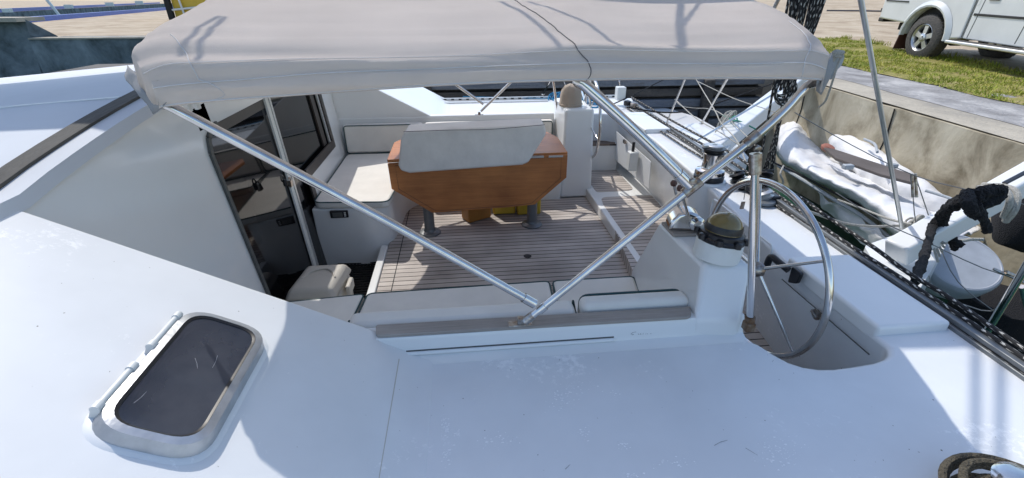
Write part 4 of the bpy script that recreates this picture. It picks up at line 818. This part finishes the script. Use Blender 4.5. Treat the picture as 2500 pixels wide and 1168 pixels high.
# handset pocket and handles
pk = thing('winch_handle_pocket', 'white plastic pocket holding a black winch handle on the far locker side', 'holder', P(1550, 385, X=1.88))
q = P(1548, 392, X=1.87); b = nb(); prism(b, [(1.80, q.y-.05, q.z-.11), (1.90, q.y-.05, q.z-.11), (1.90, q.y-.05, q.z+.10), (1.80, q.y-.05, q.z+.10)], (0, .10, 0)); obj('pocket', b, 'whiteplastic', pk, bevel=.01)
b = nb(); tube(b, [(1.845, q.y+.005, q.z+.0), (1.85, q.y+.015, q.z+.20)], .016, 10); obj('handle', b, 'black', pk)
pm = thing('bilge_pump_handle', 'black tubular lever with a ribbed grip on the near locker side', 'lever', P(1905, 650, X=1.66))
b = nb(); tube(b, catmull([P(1870, 655, X=1.62), P(1882, 628, X=1.62), P(1900, 640, X=1.63), P(1925, 660, X=1.65)], 5), .018, 12); obj('tube', b, 'black', pm)
b = nb(); prism(b, roundpoly([P(1922, 690, X=1.655), P(1933, 650, X=1.655), P(1955, 668, X=1.655), P(1944, 694, X=1.655)], .015, 4), (.02, 0, 0)); obj('grip', b, 'black', pm, bevel=.004)
tg = thing('hanging_tag', 'small metal tag hanging on a thread below the near sheet block', 'tag', P(1814, 495, Y=2.0))
b = nb(); a_ = P(1822, 447, Y=2.0); c_ = P(1816, 488, Y=2.0); tube(b, [a_, c_], .0018, 5); obj('thread', b, 'wire', tg)
b = nb(); q = P(1813, 502, Y=2.0); box(b, q.x-.011, q.x+.011, q.y, q.y+.002, q.z-.02, q.z+.02); obj('plate', b, 'steeldull', tg, bevel=.004)
# =================================================================== ROPES AND RIGGING
def rope(name, pts, r, m, label, cat_='rope', group=None, k=5, n=8):
    b = nb(); tube(b, catmull(pts, k), r, n); return tag(obj(name, b, m), label, cat_, group)
def pz(l, z): return [P(x, y, Z=z) for x, y in l]
GT = 'traveller control lines along the aft deck'
rope('traveller_line', pz([(1542, 238), (1644, 297), (1747, 353), (1800, 384), (1879, 438), (1969, 492), (2005, 520), (2131, 603), (2213, 664), (2303, 718), (2418, 797), (2520, 868)], .83), .0115, 'fleck', 'outermost black and white line on the aft deck, nearest the water', group=GT)
rope('traveller_line', pz([(1532, 246), (1636, 309), (1727, 359), (1800, 405), (1900, 478), (1994, 545), (2084, 606), (2220, 692), (2382, 797), (2520, 890)], .825), .0115, 'fleck', 'second black and white line inboard of the outermost one', group=GT)
rope('traveller_line', pz([(1530, 254), (1620, 314), (1685, 352), (1740, 392), (1800, 430)], .805), .0095, 'fleck', 'short black and white line running up to the far side of the winch', group=GT)
rope('traveller_line', pz([(1529, 262), (1590, 305), (1660, 352), (1716, 386)], .80), .0095, 'fleck', 'innermost black and white line ending at the winch', group=GT)
rope('traveller_line', pz([(1875, 490), (1972, 553), (2030, 592), (2068, 616), (2130, 660), (2200, 705), (2300, 775), (2400, 850), (2520, 935)], .79), .0095, 'fleck', 'innermost black and white line beside the near locker', group=GT)
bk = thing('sheet_block', 'black and silver block cluster at the far end of the traveller', 'block', P(1530, 252, Z=.82))
q = P(1532, 250, Z=.84)
for k, (dx, dy) in enumerate(((0, 0), (.05, -.12))): b = nb(); lathe(b, [(.045, 0), (.05, .02), (.05, .05), (.03, .06)], (q.x+dx, q.y+dy, .80), (0, 0, 1), 20); obj('sheave', b, 'black' if k == 0 else 'steeldull', bk)
car = thing('traveller_car', 'mainsheet traveller car with black blocks under the hanging tackle', 'block', P(1850, 455, Z=.82))
for k, (x, y, zz, rr_) in enumerate(((1800, 432, .83, .06), (1835, 440, .87, .05), (1870, 430, .9, .05), (1862, 478, .83, .07), (1815, 452, .82, .05))):
    q = P(x, y, Z=zz); b = nb(); lathe(b, [(rr_*.8, -.03), (rr_, -.015), (rr_*.6, 0), (rr_, .015), (rr_*.8, .03)], q, (.3*((k % 3)-1), .4, 1), 20); obj('sheave', b, 'black' if k % 2 == 0 else 'alu', car)
    b = nb(); box(b, q.x-.03, q.x+.05, q.y-.012, q.y+.012, q.z-.05, q.z+.05); obj('side_plate', b, 'steeldull' if k % 2 else 'black', car, bevel=.006)
q = P(1850, 468, Z=.81); b = nb(); box(b, q.x-.06, q.x+.06, q.y-.18, q.y+.18, .80, .84); obj('car_body', b, 'black', car, bevel=.01)
b = nb(); q = P(1862, 492, Z=.80); lathe(b, [(.085, 0), (.08, .012), (.05, .02)], q, (0, 0, 1), 24); obj('base_plate', b, 'alugrey', car)
GM = 'parts of the mainsheet tackle'
lo = [(1852+3.2*k, 424+5*(k % 3)) for k in range(12)]; up = [(1926+8*((k*5) % 12), -5) for k in range(12)]
ms = thing('mainsheet', 'bundle of black and white ropes hanging from the boom to the traveller', 'rope', P(1868, 430, Z=.85))
for k in range(12):
    a_ = P(*lo[k], Y=3.12+.02*(k % 3)); c_ = P(*up[k], Y=2.72+.03*(k % 4)); d_ = c_-a_; e_ = a_+d_*2.0
    e_ = V((2.25+.03*k, 3.3, 3.4)) if False else e_
    if k % 2: a_ = P(1902+3*k, 214+6*(k % 3), Y=2.9)
    b = nb(); tube(b, catmull([a_, a_+(c_-a_)*.5+V((.008*math.sin(k*2), 0, 0)), c_, e_], 4), .0075 if not k % 2 else .010, 8); obj('part_line', b, 'fleck', ms)
for k in range(3):
    c0 = P(1908+k*5, 212+k*6, Y=2.9); b = nb(); tube(b, arcpts(c0, (1, .1*k, 0), (0, .15, 1), .055+.012*k, 0, 6.1, 20), .010, 8, closed=True); obj('coil', b, 'fleck', ms)
# white, green and cyan lines at the stern
GW = 'thin white ropes tied at the stern rail'
rope('white_line', [P(1700, 195, Z=.95), P(1745, 270, Z=.9), P(1760, 300, Z=.85), P(1800, 345, Z=.8), P(1822, 400, Z=.75)], .006, 'white_rope', 'white rope dropping from under the canopy to the stern step', group=GW)
rope('white_line', [P(1705, 200, Z=.97), P(1790, 240, Z=.95), P(1865, 265, Z=.92), P(1900, 278, Z=.9)], .005, 'white_rope', 'white rope slanting right under the canopy hem towards the davit', group=GW)
rope('white_line', [P(1648, 243, Z=.85), P(1662, 258, Z=.8), P(1690, 264, Z=.78), P(1735, 267, Z=.8), P(1770, 285, Z=.8), P(1830, 340, Z=.75), P(1860, 380, Z=.7)], .0055, 'white_rope', 'white rope from the stern stanchion sagging to the davit foot', group=GW)
rope('white_line', [P(1650, 245, Z=.85), P(1700, 290, Z=.8), P(1760, 325, Z=.75), P(1820, 365, Z=.7)], .006, 'white_rope', 'white rope from the stern stanchion running straight to the float line', group=GW)
b = nb()
for k in range(6):
    c0 = P(1765+random.uniform(-8, 10), 300+random.uniform(-6, 12), Z=.74); tube(b, arcpts(c0, (.7, .5, .1*k-.2), (.1, -.2, 1), .10+.015*k, 0, 6.1, 22), .008, 7, closed=True)
tag(obj('rope_coil', b, 'white_rope'), 'coil of cream rope hanging on the far davit', 'rope coil')
rope('green_line', [P(1765, 282, Z=.82), P(1790, 295, Z=.8), P(1800, 292, Z=.85), P(1793, 284, Z=.86), P(1787, 292, Z=.8), P(1810, 298, Z=.78), P(1845, 316, Z=.7)], .008, 'green', 'green rope with a small loop on the far davit')
b = nb()
for cx0, cy0 in ((1358, 241), (1364, 243), (1372, 243), (1380, 243), (1392, 244), (1404, 245), (1414, 245), (1422, 246), (1434, 250), (1440, 250), (1448, 256)):
    for k in range(3): c0 = P(cx0+random.uniform(-4, 4), cy0+random.uniform(-3, 3), Z=.80); tube(b, arcpts(c0, (1, 0, 0), (.1, .9, .25+.2*k), .06+.02*k, 0, 6.1, 18), .010, 7, closed=True)
tag(obj('cyan_rope_pile', b, 'cyan'), 'heap of bright blue rope on the deck behind the covered instrument', 'rope')
rope('blue_line', pz([(1130, 236), (1200, 238), (1290, 240), (1345, 241)], .80), .005, 'cyan', 'pale blue rope lying along the far toe rail')
rope('mooring_line', [P(1530, 262, Z=.9), P(1620, 275, Z=.85), P(1700, 268, Z=.75), P(1800, 235, Z=.85), P(1910, 196, Z=1.0)], .009, 'black_rope', 'black rope running past the dark timber wall to the far davit', group='dark ropes at the stern')
rope('mooring_line', [P(1480, 262, Z=.85), P(1545, 233, Z=.9), P(1600, 205, Z=.95), P(1640, 185, Z=1.0)], .008, 'black_rope', 'black rope rising from the far deck against the timber wall', group='dark ropes at the stern')
# stanchions at the stern rail
def stanchion(a, c, r, label, group='stern rail posts', m='steel'):
    b = nb(); tube(b, [a, c], r, 12); lathe(b, [(.03, 0), (.03, .012)], a, (0, 0, 1), 16); return tag(obj('stanchion', b, m), label, 'post', group)
stanchion(P(1628, 300, Z=.62), P(1674, 190, Z=1.25), .012, 'leaning steel post left of the two at the far stern')
stanchion(P(1712, 303, Z=.62), P(1777, 190, Z=1.25), .014, 'leaning steel post right of the two at the far stern')
stanchion(P(1325, 232, Z=.79), P(1345, 195, Z=1.05), .012, 'slanting steel post on the far deck left of the covered instrument')
stanchion(P(1390, 232, Z=.79), P(1375, 195, Z=1.05), .011, 'short steel post on the far deck directly behind the covered instrument')
stanchion(P(1514, 232, Z=.79), P(1512, 198, Z=1.02), .012, 'upright steel post at the far aft corner of the deck')
b = nb(); box(b, *[f for f in (P(1482, 222, Z=.9).x, P(1502, 222, Z=.9).x)], 6.2, 6.32, .85, 1.02); tag(obj('white_outlet_box', b, 'whiteplastic', bevel=.01), 'small white box hanging on the far stern rail', 'box')
stanchion(P(2385, 850, Z=.30), P(2512, 640, Z=.92), .017, 'thick grey steel post at the right edge, leaning over the water', m='steel')
stanchion(P(2520, 800, Z=.3), P(2494, 700, Z=.65), .013, 'short steel brace behind the thick post at the right edge', m='steel')
# tall tapering pole at the right
b = nb(); a_, c_ = P(2207, 585, Z=.44), P(2098, -20, Y=2.55); tube(b, [a_, c_, c_+(c_-a_)*.8], lambda t: .0135, 10); tag(obj('tall_pole', b, 'alu'), 'tall slim grey pole leaning up from the stern before the dinghy', 'pole')
b = nb(); q = P(1903, 12, Y=3.0); tube(b, [P(1890, 20, Y=3.0), P(1915, -30, Y=3.0)], .012, 8); tag(obj('antenna_mast', b, 'steeldull'), 'end of a thin grey post above the right part of the canopy', 'pole')
GL = 'guard wires crossing the stern'
def wire(pts, label, r=.0035, m='wire', g=GL): rope('guard_wire', pts, r, m, label, 'wire', g, k=3, n=6)
wire([P(1940, 275, Y=3.4), P(2080, 355, Y=3.1), P(2235, 430, Y=2.75), P(2380, 468, Y=2.5), P(2520, 505, Y=2.3)], 'upper guard wire passing over the dinghy to the right edge')
wire([P(2040, 470, Y=2.9), P(2150, 540, Y=2.6), P(2260, 590, Y=2.4), P(2400, 655, Y=2.2), P(2520, 690, Y=2.05)], 'lower guard wire passing over the white round fender')
wire([P(2226, 440, Y=2.8), P(2238, 560, Y=2.6), P(2275, 700, Y=2.4)], 'thin wire hanging from the turnbuckle over the stern step, left of a pair')
wire([P(2238, 440, Y=2.8), P(2290, 590, Y=2.6), P(2340, 690, Y=2.4), P(2440, 770, Y=2.2)], 'thin wire hanging from the turnbuckle over the round fender, right of a pair')
wire([P(2340, 740, Z=.5), P(2420, 760, Z=.5), P(2480, 710, Z=.7)], 'loose sagging wire near the post at the right edge')
b = nb()
for dx in (0, 9): tube(b, [P(2226+dx, 425, Y=2.78), P(2229+dx, 482, Y=2.74)], .009, 8)
tag(obj('turnbuckle', b, 'steeldull'), 'pair of silver turnbuckles where wires meet over the dinghy', 'turnbuckle')
b = nb(); tube(b, [P(2425, 657, Y=2.16), P(2500, 690, Y=2.06)], .009, 8); tube(b, [P(2455, 665, Y=2.12), P(2478, 676, Y=2.1)], .014, 8); tag(obj('turnbuckle', b, 'steeldull'), 'silver turnbuckle on the lower guard wire at the right edge', 'turnbuckle')
GD = 'dinghy lines'
rope('dinghy_line', [P(2045, 488, Z=.5), P(2110, 512, Z=.5), P(2170, 535, Z=.55), P(2225, 548, Z=.6)], .009, 'white_rope', 'grey white rope from dinghy side to the tall pole foot, upper one', group=GD)
rope('dinghy_line', [P(1970, 515, Z=.7), P(2060, 545, Z=.55), P(2130, 553, Z=.5), P(2200, 552, Z=.52), P(2260, 562, Z=.5)], .010, 'white_rope', 'grey white rope below the dinghy running to the stern step, lower one', group=GD)
b = nb()
for k in range(7): c0 = P(2222+k*3, 545+random.uniform(-6, 8), Z=.56); tube(b, arcpts(c0, (.3, .3, .9), (1, -.2+.1*k, 0), .035+.006*k, 0, 6.1, 14), .008, 7, closed=True)
tag(obj('rope_knot', b, 'white_rope'), 'grey white rope knot at the foot of the tall pole', 'knot')
b = nb()
for k in range(6): q0, q1 = (2245+k*6, 550+k*2), (2290+k*5, 640-k*12); tube(b, catmull([P(*q0, Z=.58), P(2270+k*7, 580+k*3, Z=.6), P(*q1, Z=.50)], 5), .008, 7)
tag(obj('frayed_line', b, 'white_rope'), 'bunch of cream lines draped over the stern step', 'rope')
rope('cream_line', [P(2290, 575, Z=.58), P(2330, 590, Z=.52), P(2370, 585, Z=.50), P(2400, 585, Z=.5)], .012, 'white_rope', 'cream rope lying across the round white fender')
rope('yellowish_line', [P(2385, 460, Z=1.0), P(2440, 455, Z=1.03), P(2480, 470, Z=1.03), P(2478, 510, Z=.95), P(2455, 540, Z=.85)], .020, 'white_rope', 'pale rope wound round the near davit')
rope('yellowish_line', [P(2400, 452, Z=1.02), P(2450, 462, Z=1.04), P(2465, 490, Z=1.0), P(2450, 530, Z=.88)], .018, 'white_rope', 'second pale rope turn on the near davit beside the black lashing')
def fuzzy(pts, r, label, par=None):
    b = nb(); r *= 1.1; tube(b, catmull(pts, 22), r, 16)
    for v in b.verts: v.co += V((noise.noise(v.co*70), noise.noise(v.co*73+V((5, 0, 0))), noise.noise(v.co*68+V((0, 9, 0)))))*r*.4+V((noise.noise(v.co*14), noise.noise(v.co*13+V((5, 0, 0))), 0))*r*.5
    return obj('lashing_turn', b, 'black_rope', par)
bl = thing('black_lashing', 'fuzzy black rope lashed in loops around the near davit', 'rope', P(2350, 500, Z=.9))
for pts, r in (([(2235, 690, .80), (2262, 610, .75), (2282, 545, .72), (2330, 490, .95), (2380, 475, 1.05)], .020), ([(2300, 545, .7), (2322, 580, .6), (2345, 600, .55)], .022), ([(2282, 540, .75), (2310, 560, .66), (2330, 608, .5)], .02), ([(2300, 545, .75), (2305, 520, .85), (2345, 495, 1.0), (2400, 480, 1.06)], .028), ([(2375, 480, 1.06), (2420, 465, 1.08), (2440, 470, 1.05), (2400, 500, 1.0), (2365, 510, .95)], .032), ([(2385, 500, 1.04), (2400, 530, .95), (2410, 565, .85)], .020), ([(2360, 470, 1.07), (2365, 500, 1.05), (2380, 525, .97)], .028)):
    fuzzy([P(x, y, Z=z) for x, y, z in pts], r, '', bl)
bl2 = thing('black_bundle', 'bulky black bundle at the right edge behind the near davit', 'cover', P(2480, 570, Z=.3))  # two lumpy black forms filling the black area behind the davit
b = nb(); lathe(b, [(.02, 0), (.2, .05), (.27, .25), (.24, .5), (.1, .62), (.0, .64)], P(2492, 612, Z=.12), (.2, .2, 1), 28)
for v in b.verts: v.co += V((1, 1, 1))*.05*noise.noise(v.co*5)
obj('bundle', b, 'black_rope', bl2)
b = nb(); lathe(b, [(.02, -.6), (.25, -.5), (.30, -.2), (.28, .05), (.1, .12), (.0, .13)], P(2440, 742, Z=-.2), (0, 0, 1), 28)
for v in b.verts: v.co += V((1, 1, .5))*.05*noise.noise(v.co*4)
obj('lower_bundle', b, 'black_rope', bl2)
# rope coil on a winch in the near corner
cw = thing('corner_winch', 'silver winch wrapped in brown rope in the bottom right corner', 'winch', P(2425, 1165, Z=.78), 'deck winches')
q = P(2490, 1228, Z=.86); q = V((q.x, q.y, .785))
b = nb(); lathe(b, [(.10, 0), (.10, .03), (.07, .05), (.065, .1), (.075, .125), (.078, .135), (.06, .15), (.0, .155)], q, (0, 0, 1), 40); obj('drum', b, 'steel', cw)
olive = mat('olive_rope', (.16, .135, .09), .9, nscale=90, namt=.6, bump=1, bscale=150)
b = nb()
for k in range(9): tube(b, arcpts(q+V((0, 0, .02+.016*(k % 5))), (1, 0, .06*math.sin(k)), (0, 1, .05*math.cos(k*2)), .085+.018*(k//3)+.004*k, 0, 6.15, 36), .0105, 8, closed=True)
obj('rope_turns', b, olive, cw)
# =================================================================== DINGHY
dg = thing('inflatable_dinghy', 'grey white inflatable dinghy lying folded between the stern davits', 'dinghy', P(2100, 430, Z=.1))
def blob(name, pts, rf, m, sc=5, amp=.035, n=40):
    b = nb(); tube(b, catmull(pts, 16), rf, n)
    for v in b.verts: v.co += V((1, .6, .8))*.012*noise.noise(V((v.co.x*16, v.co.y*5, v.co.z*20)))+V((noise.noise(v.co*sc), noise.noise(v.co*sc+V((7, 0, 0))), noise.noise(v.co*sc+V((0, 7, 0)))))*amp
    return obj(name, b, m, dg)
Lb = catmull([V((x, y, 0)) for x, y in ((1925, 262), (1893, 330), (1902, 388), (1965, 430), (2060, 478), (2130, 525), (2185, 580), (2260, 600), (2370, 590))], 8)
Rb = catmull([V((x, y, 0)) for x, y in ((1985, 262), (1990, 320), (2015, 375), (2090, 425), (2180, 462), (2270, 505), (2345, 545), (2395, 560))], 8)
b = nb(); NS = 26; rows = []
for i_, (l_, r_) in enumerate(zip(Lb, Rb)):
    t = i_/(len(Lb)-1); row = []
    for k in range(NS+1):
        s_ = k/NS; q = l_+(r_-l_)*s_; z = .04+.36*math.sin(math.pi*min(1, .10+s_*.86))**.6-.10*t
        if k == 0: z = .0-.1*t
        elif k == 1: z = .10-.08*t
        a_ = P(q.x, q.y, Z=z)
        fold = .030*noise.noise(V((a_.x*2.2+a_.y*2.2, (a_.x-a_.y)*9, 1)))+.018*noise.noise(V((a_.x*9, a_.y*4, 5)))+.03*math.sin(t*9+s_*3)*s_*(1-s_)*2
        row.append(b.verts.new(V((a_.x, a_.y, z+fold))))
    rows.append(row)
for A_, B_ in zip(rows, rows[1:]):
    for k in range(NS): b.faces.new((A_[k], A_[k+1], B_[k+1], B_[k]))
o = obj('draped_cover', b, 'inflatable', dg); o.modifiers.new('s', 'SOLIDIFY').thickness = .01
L2 = [P(x, y, Z=z) for x, y, z in ((1990, 275, .38), (2045, 335, .34), (2115, 395, .28), (2190, 450, .22), (2280, 505, .15), (2360, 550, .08))]
blob('right_tube', L2, lambda t: .17*math.sin(math.pi*min(.97, max(.12, t)))**.5+.01, 'inflatable')
b = nb(); prism(b, [P(x, y, Z=.12) for x, y in ((1990, 330), (2230, 470), (2350, 560), (2300, 590), (2090, 480), (1980, 400))], (0, 0, -.08)); obj('floor', b, 'inflatable', dg, bevel=.02)
b = nb(); prism(b, [P(x, y, Z=.50) for x, y in ((2012, 360), (2040, 365), (2235, 428), (2232, 446), (2150, 425), (2040, 385))], (0, 0, -.03)); obj('seat_board', b, 'floatwood', dg, bevel=.006)
b = nb(); q = P(2022, 362, Z=.45); lathe(b, [(.03, -.04), (.07, -.03), (.085, 0), (.06, .03), (.0, .04)], q, (.2, -.3, 1), 20); rd = mat('faded_red_cloth', (.42, .17, .12), .9, nscale=8, namt=.3); obj('red_pad', b, rd, dg)
b = nb(); tube(b, catmull([P(x, y, Z=z) for x, y, z in ((1900, 405, .22), (1960, 440, .18), (2040, 490, .12), (2100, 525, .08), (2170, 580, .0))], 6), .02, 8); obj('rubbing_strake', b, 'inflgrey', dg)
b = nb(); tube(b, catmull([P(x, y, Z=z) for x, y, z in ((1890, 398, .26), (1950, 425, .22), (2030, 468, .16), (2110, 508, .10), (2175, 560, .05))], 6), .012, 8); obj('rubbing_strake', b, 'black', dg)
b = nb(); pts_ = [P(x, y, Z=z) for x, y, z in ((1995, 470, .1), (2060, 505, .08), (2130, 550, .05), (2180, 600, 0), (2130, 605, -.2), (2060, 560, -.2), (2010, 510, -.1))]
ctr = b.verts.new(sum(pts_, V())/7); vs = [b.verts.new(p) for p in pts_]
for i in range(7): b.faces.new((vs[i], vs[(i+1) % 7], ctr))
bmesh.ops.subdivide_edges(b, edges=b.edges, cuts=5, use_grid_fill=True)
for v in b.verts: v.co += V((1, .5, 1))*.04*noise.noise(v.co*7)
obj('hanging_cloth', b, 'inflatable', dg)
for (x, y) in ((2072, 402), (2180, 400)):
    b = nb(); q = P(x, y, Z=.52); box(b, q.x-.05, q.x+.05, q.y-.03, q.y+.03, q.z-.05, q.z); obj('valve_patch', b, 'inflgrey', dg, bevel=.01)
for l in (((2110, 340), (2135, 352), (2142, 372)), ((2260, 466), (2300, 478), (2330, 488))):
    b = nb(); tube(b, catmull([P(x, y, Z=.56-.18*(x > 2200)) for x, y in l], 6), .014, 8); obj('carry_handle', b, 'inflgrey', dg)
rope('white_loop', [P(1913, 405, Z=.35), P(1905, 425, Z=.3), P(1912, 445, Z=.2), P(1903, 462, Z=.1)], .010, 'white_rope', 'short knotted white rope hanging from the dinghy edge')
ol = thing('outhaul_block', 'grey block with rope and shackle at the right canopy corner', 'block', P(2045, 140, Y=2.6))
b = nb(); prism(b, roundpoly([P(2028, 200, Y=2.6), P(2030, 140, Y=2.6), P(2045, 126, Y=2.6), P(2064, 135, Y=2.6), P(2056, 160, Y=2.6), P(2040, 175, Y=2.6)], .02, 4), (.01, .05, 0)); obj('shell', b, 'inflgrey', ol, bevel=.01)
b = nb(); tube(b, catmull([P(2054, 138, Y=2.58), P(2042, 168, Y=2.58), P(2032, 200, Y=2.6), P(2016, 245, Y=2.65), P(2000, 262, Y=2.7)], 6), .006, 7); obj('line', b, 'white_rope', ol)
b = nb(); tube(b, catmull([P(2030, 140, Y=2.6), P(2040, 128, Y=2.58), P(2058, 130, Y=2.58)], 5), .014, 8); tube(b, catmull([P(2032, 148, Y=2.6), P(2042, 136, Y=2.58), P(2056, 138, Y=2.58)], 5), .012, 8); obj('rope_turns', b, 'white_rope', ol)
# =================================================================== PICKUP
pkp = thing('pickup_truck', 'pale silver double cab pickup parked on the gravel beside the grass', 'pickup truck', (8.3, 8.6, gz(8.5, 8.5)))
# built in its own frame: u forward (towards -y), s outward to the boat side (-x), h up
W0 = P(2240, 146, Z=gz(7.9, 7.9)-.01); H_ = V((-.10, -1, -.035)).normalized(); SD = V((-1, .10, 0)).normalized(); UPV = SD.cross(H_); UPV = UPV if UPV.z > 0 else -UPV
def tr_(u, s, h): return W0+H_*u+SD*s+UPV*h
def slab(b, pts, s0, s1): # side outline in (u,h), from s0 outward s1
    prism(b, [tr_(u, s1, h) for u, h in pts], SD*(s0-s1))
WR = .38
def arch_(uc, r, n=9, h0=.38): return [(uc-r*math.cos(math.pi*i/(n-1)), h0+r*math.sin(math.pi*i/(n-1))*1.02) for i in range(n)]
bodyp = [(-1.28, .62), (-1.30, 1.12), (-.0, 1.14), (.78, 1.14), (.80, .45), (.62, .42)]+[(u, h) for u, h in reversed(arch_(0, .50))]+[(-.56, .58)]
b = nb(); slab(b, bodyp, -.9, .08); obj('bed', b, 'carpaint', pkp, bevel=.03, seg=3)
cabp = [(.82, .45), (.82, 1.14), (.95, 1.78), (2.4, 1.80), (2.95, 1.18), (4.1, 1.10), (4.25, .5), (3.62, .42)]+[(u, h) for u, h in reversed(arch_(3.1, .47))]+[(2.6, .42)]
b = nb(); slab(b, cabp, -1.55, .07); obj('cab', b, 'carpaint', pkp, bevel=.03)
b = nb(); slab(b, bodyp, -1.62, -.92); 
obj('bed', b, 'carpaint', pkp, bevel=.03)
ar = arch_(0, .50, 15); ou = arch_(0, .60, 15)
b = nb(); n = 15
A = [b.verts.new(tr_(u, .085, h)) for u, h in ou]; B = [b.verts.new(tr_(u, .135, h)) for u, h in arch_(0, .53, 15)]; D = [b.verts.new(tr_(u, .125, h)) for u, h in ar]; E_ = [b.verts.new(tr_(u, .05, h)) for u, h in ar]
for i in range(n-1):
    for X_, Y_ in ((A, B), (B, D), (D, E_)): b.faces.new((X_[i], X_[i+1], Y_[i+1], Y_[i]))
obj('wheel_arch', b, 'carpaint', pkp)
b = nb(); slab(b, arch_(0, .51, 13, .36), -.35, -.02); obj('arch_liner', b, 'dark', pkp, smooth=False)
def tyre(u, s, label=None):
    c0 = tr_(u, s, WR); t = thing('wheel', None, None); t.parent = pkp; t.matrix_parent_inverse = Matrix.Translation(-pkp.location)
    b = nb(); lathe(b, [(.21, -.13), (.34, -.13), (WR, -.09), (WR+.004, 0), (WR, .09), (.345, .125), (.24, .135), (.225, .11), (.21, .10)], c0, SD, 48, cap=False)
    for k in range(40):
        a = 2*math.pi*k/40; x_ = H_*math.cos(a)+UPV*math.sin(a); tn = -H_*math.sin(a)+UPV*math.cos(a); o_ = c0+x_*(WR-.004)
        for s0_ in (-.085, .02): prism(b, [o_+tn*.018+SD*s0_, o_-tn*.018+SD*s0_, o_-tn*.018+SD*(s0_+.065), o_+tn*.018+SD*(s0_+.065)], x_*.014)
    obj('tyre', b, 'tyre', t)
    b = nb(); lathe(b, [(.225, -.12), (.215, .06), (.232, .118), (.222, .122), (.20, .10), (.19, .05)], c0, SD, 40, cap=False)
    for k in range(5):
        a = 2*math.pi*k/5+.3; x_ = H_*math.cos(a)+UPV*math.sin(a); tn = -H_*math.sin(a)+UPV*math.cos(a)
        prism(b, [c0+SD*.07+x_*.03+tn*.035, c0+SD*.07+x_*.03-tn*.035, c0+SD*.065+x_*.21-tn*.045, c0+SD*.065+x_*.21+tn*.045], SD*.03)
    lathe(b, [(.075, .06), (.07, .11), (.04, .12), (.035, .14), (.0, .142)], c0, SD, 20); obj('rim', b, 'rim', t)
    b = nb(); lathe(b, [(.20, .0), (.20, .03), (.0, .03)], c0, SD, 24); obj('brake_disc', b, 'dark', t)
tyre(0, -.03); tyre(0, -1.42); tyre(3.1, -.05); tyre(3.1, -1.42)
def onside(name, uh, s, th, m, bev=.004): b = nb(); slab(b, uh, s, s+th); return obj(name, b, m, pkp, bevel=bev)
onside('trim_strip', [(-1.22, .93), (-.62, .93), (-.62, .955), (-1.22, .955)], .08, .012, 'black')
onside('trim_strip', [(.86, .80), (1.72, .80), (1.72, .835), (.86, .835)], .07, .012, 'black')
onside('trim_strip', [(1.76, .80), (2.62, .80), (2.62, .835), (1.76, .835)], .07, .012, 'black')
onside('door_handle', [(1.02, 1.03), (1.20, 1.03), (1.20, 1.09), (1.02, 1.09)], .07, .02, 'black')
onside('door_handle', [(1.95, 1.03), (2.15, 1.03), (2.15, 1.09), (1.95, 1.09)], .07, .02, 'black')
for u in (.79, .90, 1.74): onside('door_gap', [(u, .47), (u+.016, .47), (u+.016+.05*(u > .85), 1.13), (u+.05*(u > .85), 1.13)], .0705, .001, 'gasket', 0)
onside('fuel_flap', [(.845, .95), (.845, 1.12), (.88, 1.12), (.88, .95)], .07, .003, 'carpaint')
onside('side_window', [(1.02, 1.22), (1.12, 1.70), (1.72, 1.71), (1.72, 1.20)], .055, .02, 'doorglass')
onside('side_window', [(1.80, 1.20), (1.80, 1.71), (2.35, 1.72), (2.8, 1.2)], .055, .02, 'doorglass')
b = nb(); slab(b, [(.72, .37), (2.55, .37), (2.55, .42), (.72, .42)], .02, .26); obj('side_step', b, 'alu', pkp, bevel=.015)
b = nb(); slab(b, [(.74, .42), (2.55, .42), (2.55, .425), (.74, .425)], .06, .22); obj('step_tread', b, 'tyre', pkp)
b = nb(); slab(b, [(-1.4, .55), (-1.25, .55), (-1.25, .63), (-1.4, .63)], -1.5, .0); obj('rear_bumper', b, 'black', pkp, bevel=.02)
b = nb(); slab(b, [(-1.315, .74), (-1.27, .74), (-1.27, .80), (-1.315, .80)], .0, .07); obj('bumper_end', b, 'black', pkp)
b = nb(); slab(b, [(-1.315, .98), (-1.26, .98), (-1.26, 1.14), (-1.315, 1.14)], -.02, .06); obj('tail_light', b, 'red', pkp, bevel=.01)
b = nb(); slab(b, [(-.60, .12), (-.585, .12), (-.50, .58), (-.53, .60)], -.15, .09); obj('mud_flap', b, 'maroon', pkp)
b = nb(); slab(b, [(-1.1, .42), (3.9, .42), (3.9, .55), (-1.1, .55)], -1.3, -.25); obj('chassis', b, 'dark', pkp, smooth=False)
b = nb(); lathe(b, [(.05, -1.4), (.05, -.7), (.14, -.65), (.14, -.5), (.05, -.45), (.05, -.1)], tr_(0, 0, WR), SD, 18); obj('rear_axle', b, 'dark', pkp)
rope('long_cable', [V((q.x, q.y, gz(min(q.x, 30), min(q.y, 30))+.03)) for q in (P(2010, 57, Z=1.12), P(2100, 58, Z=1.12), P(2200, 60, Z=1.12))], .03, 'seamdark', 'thin dark cable lying on the gravel behind the pickup')
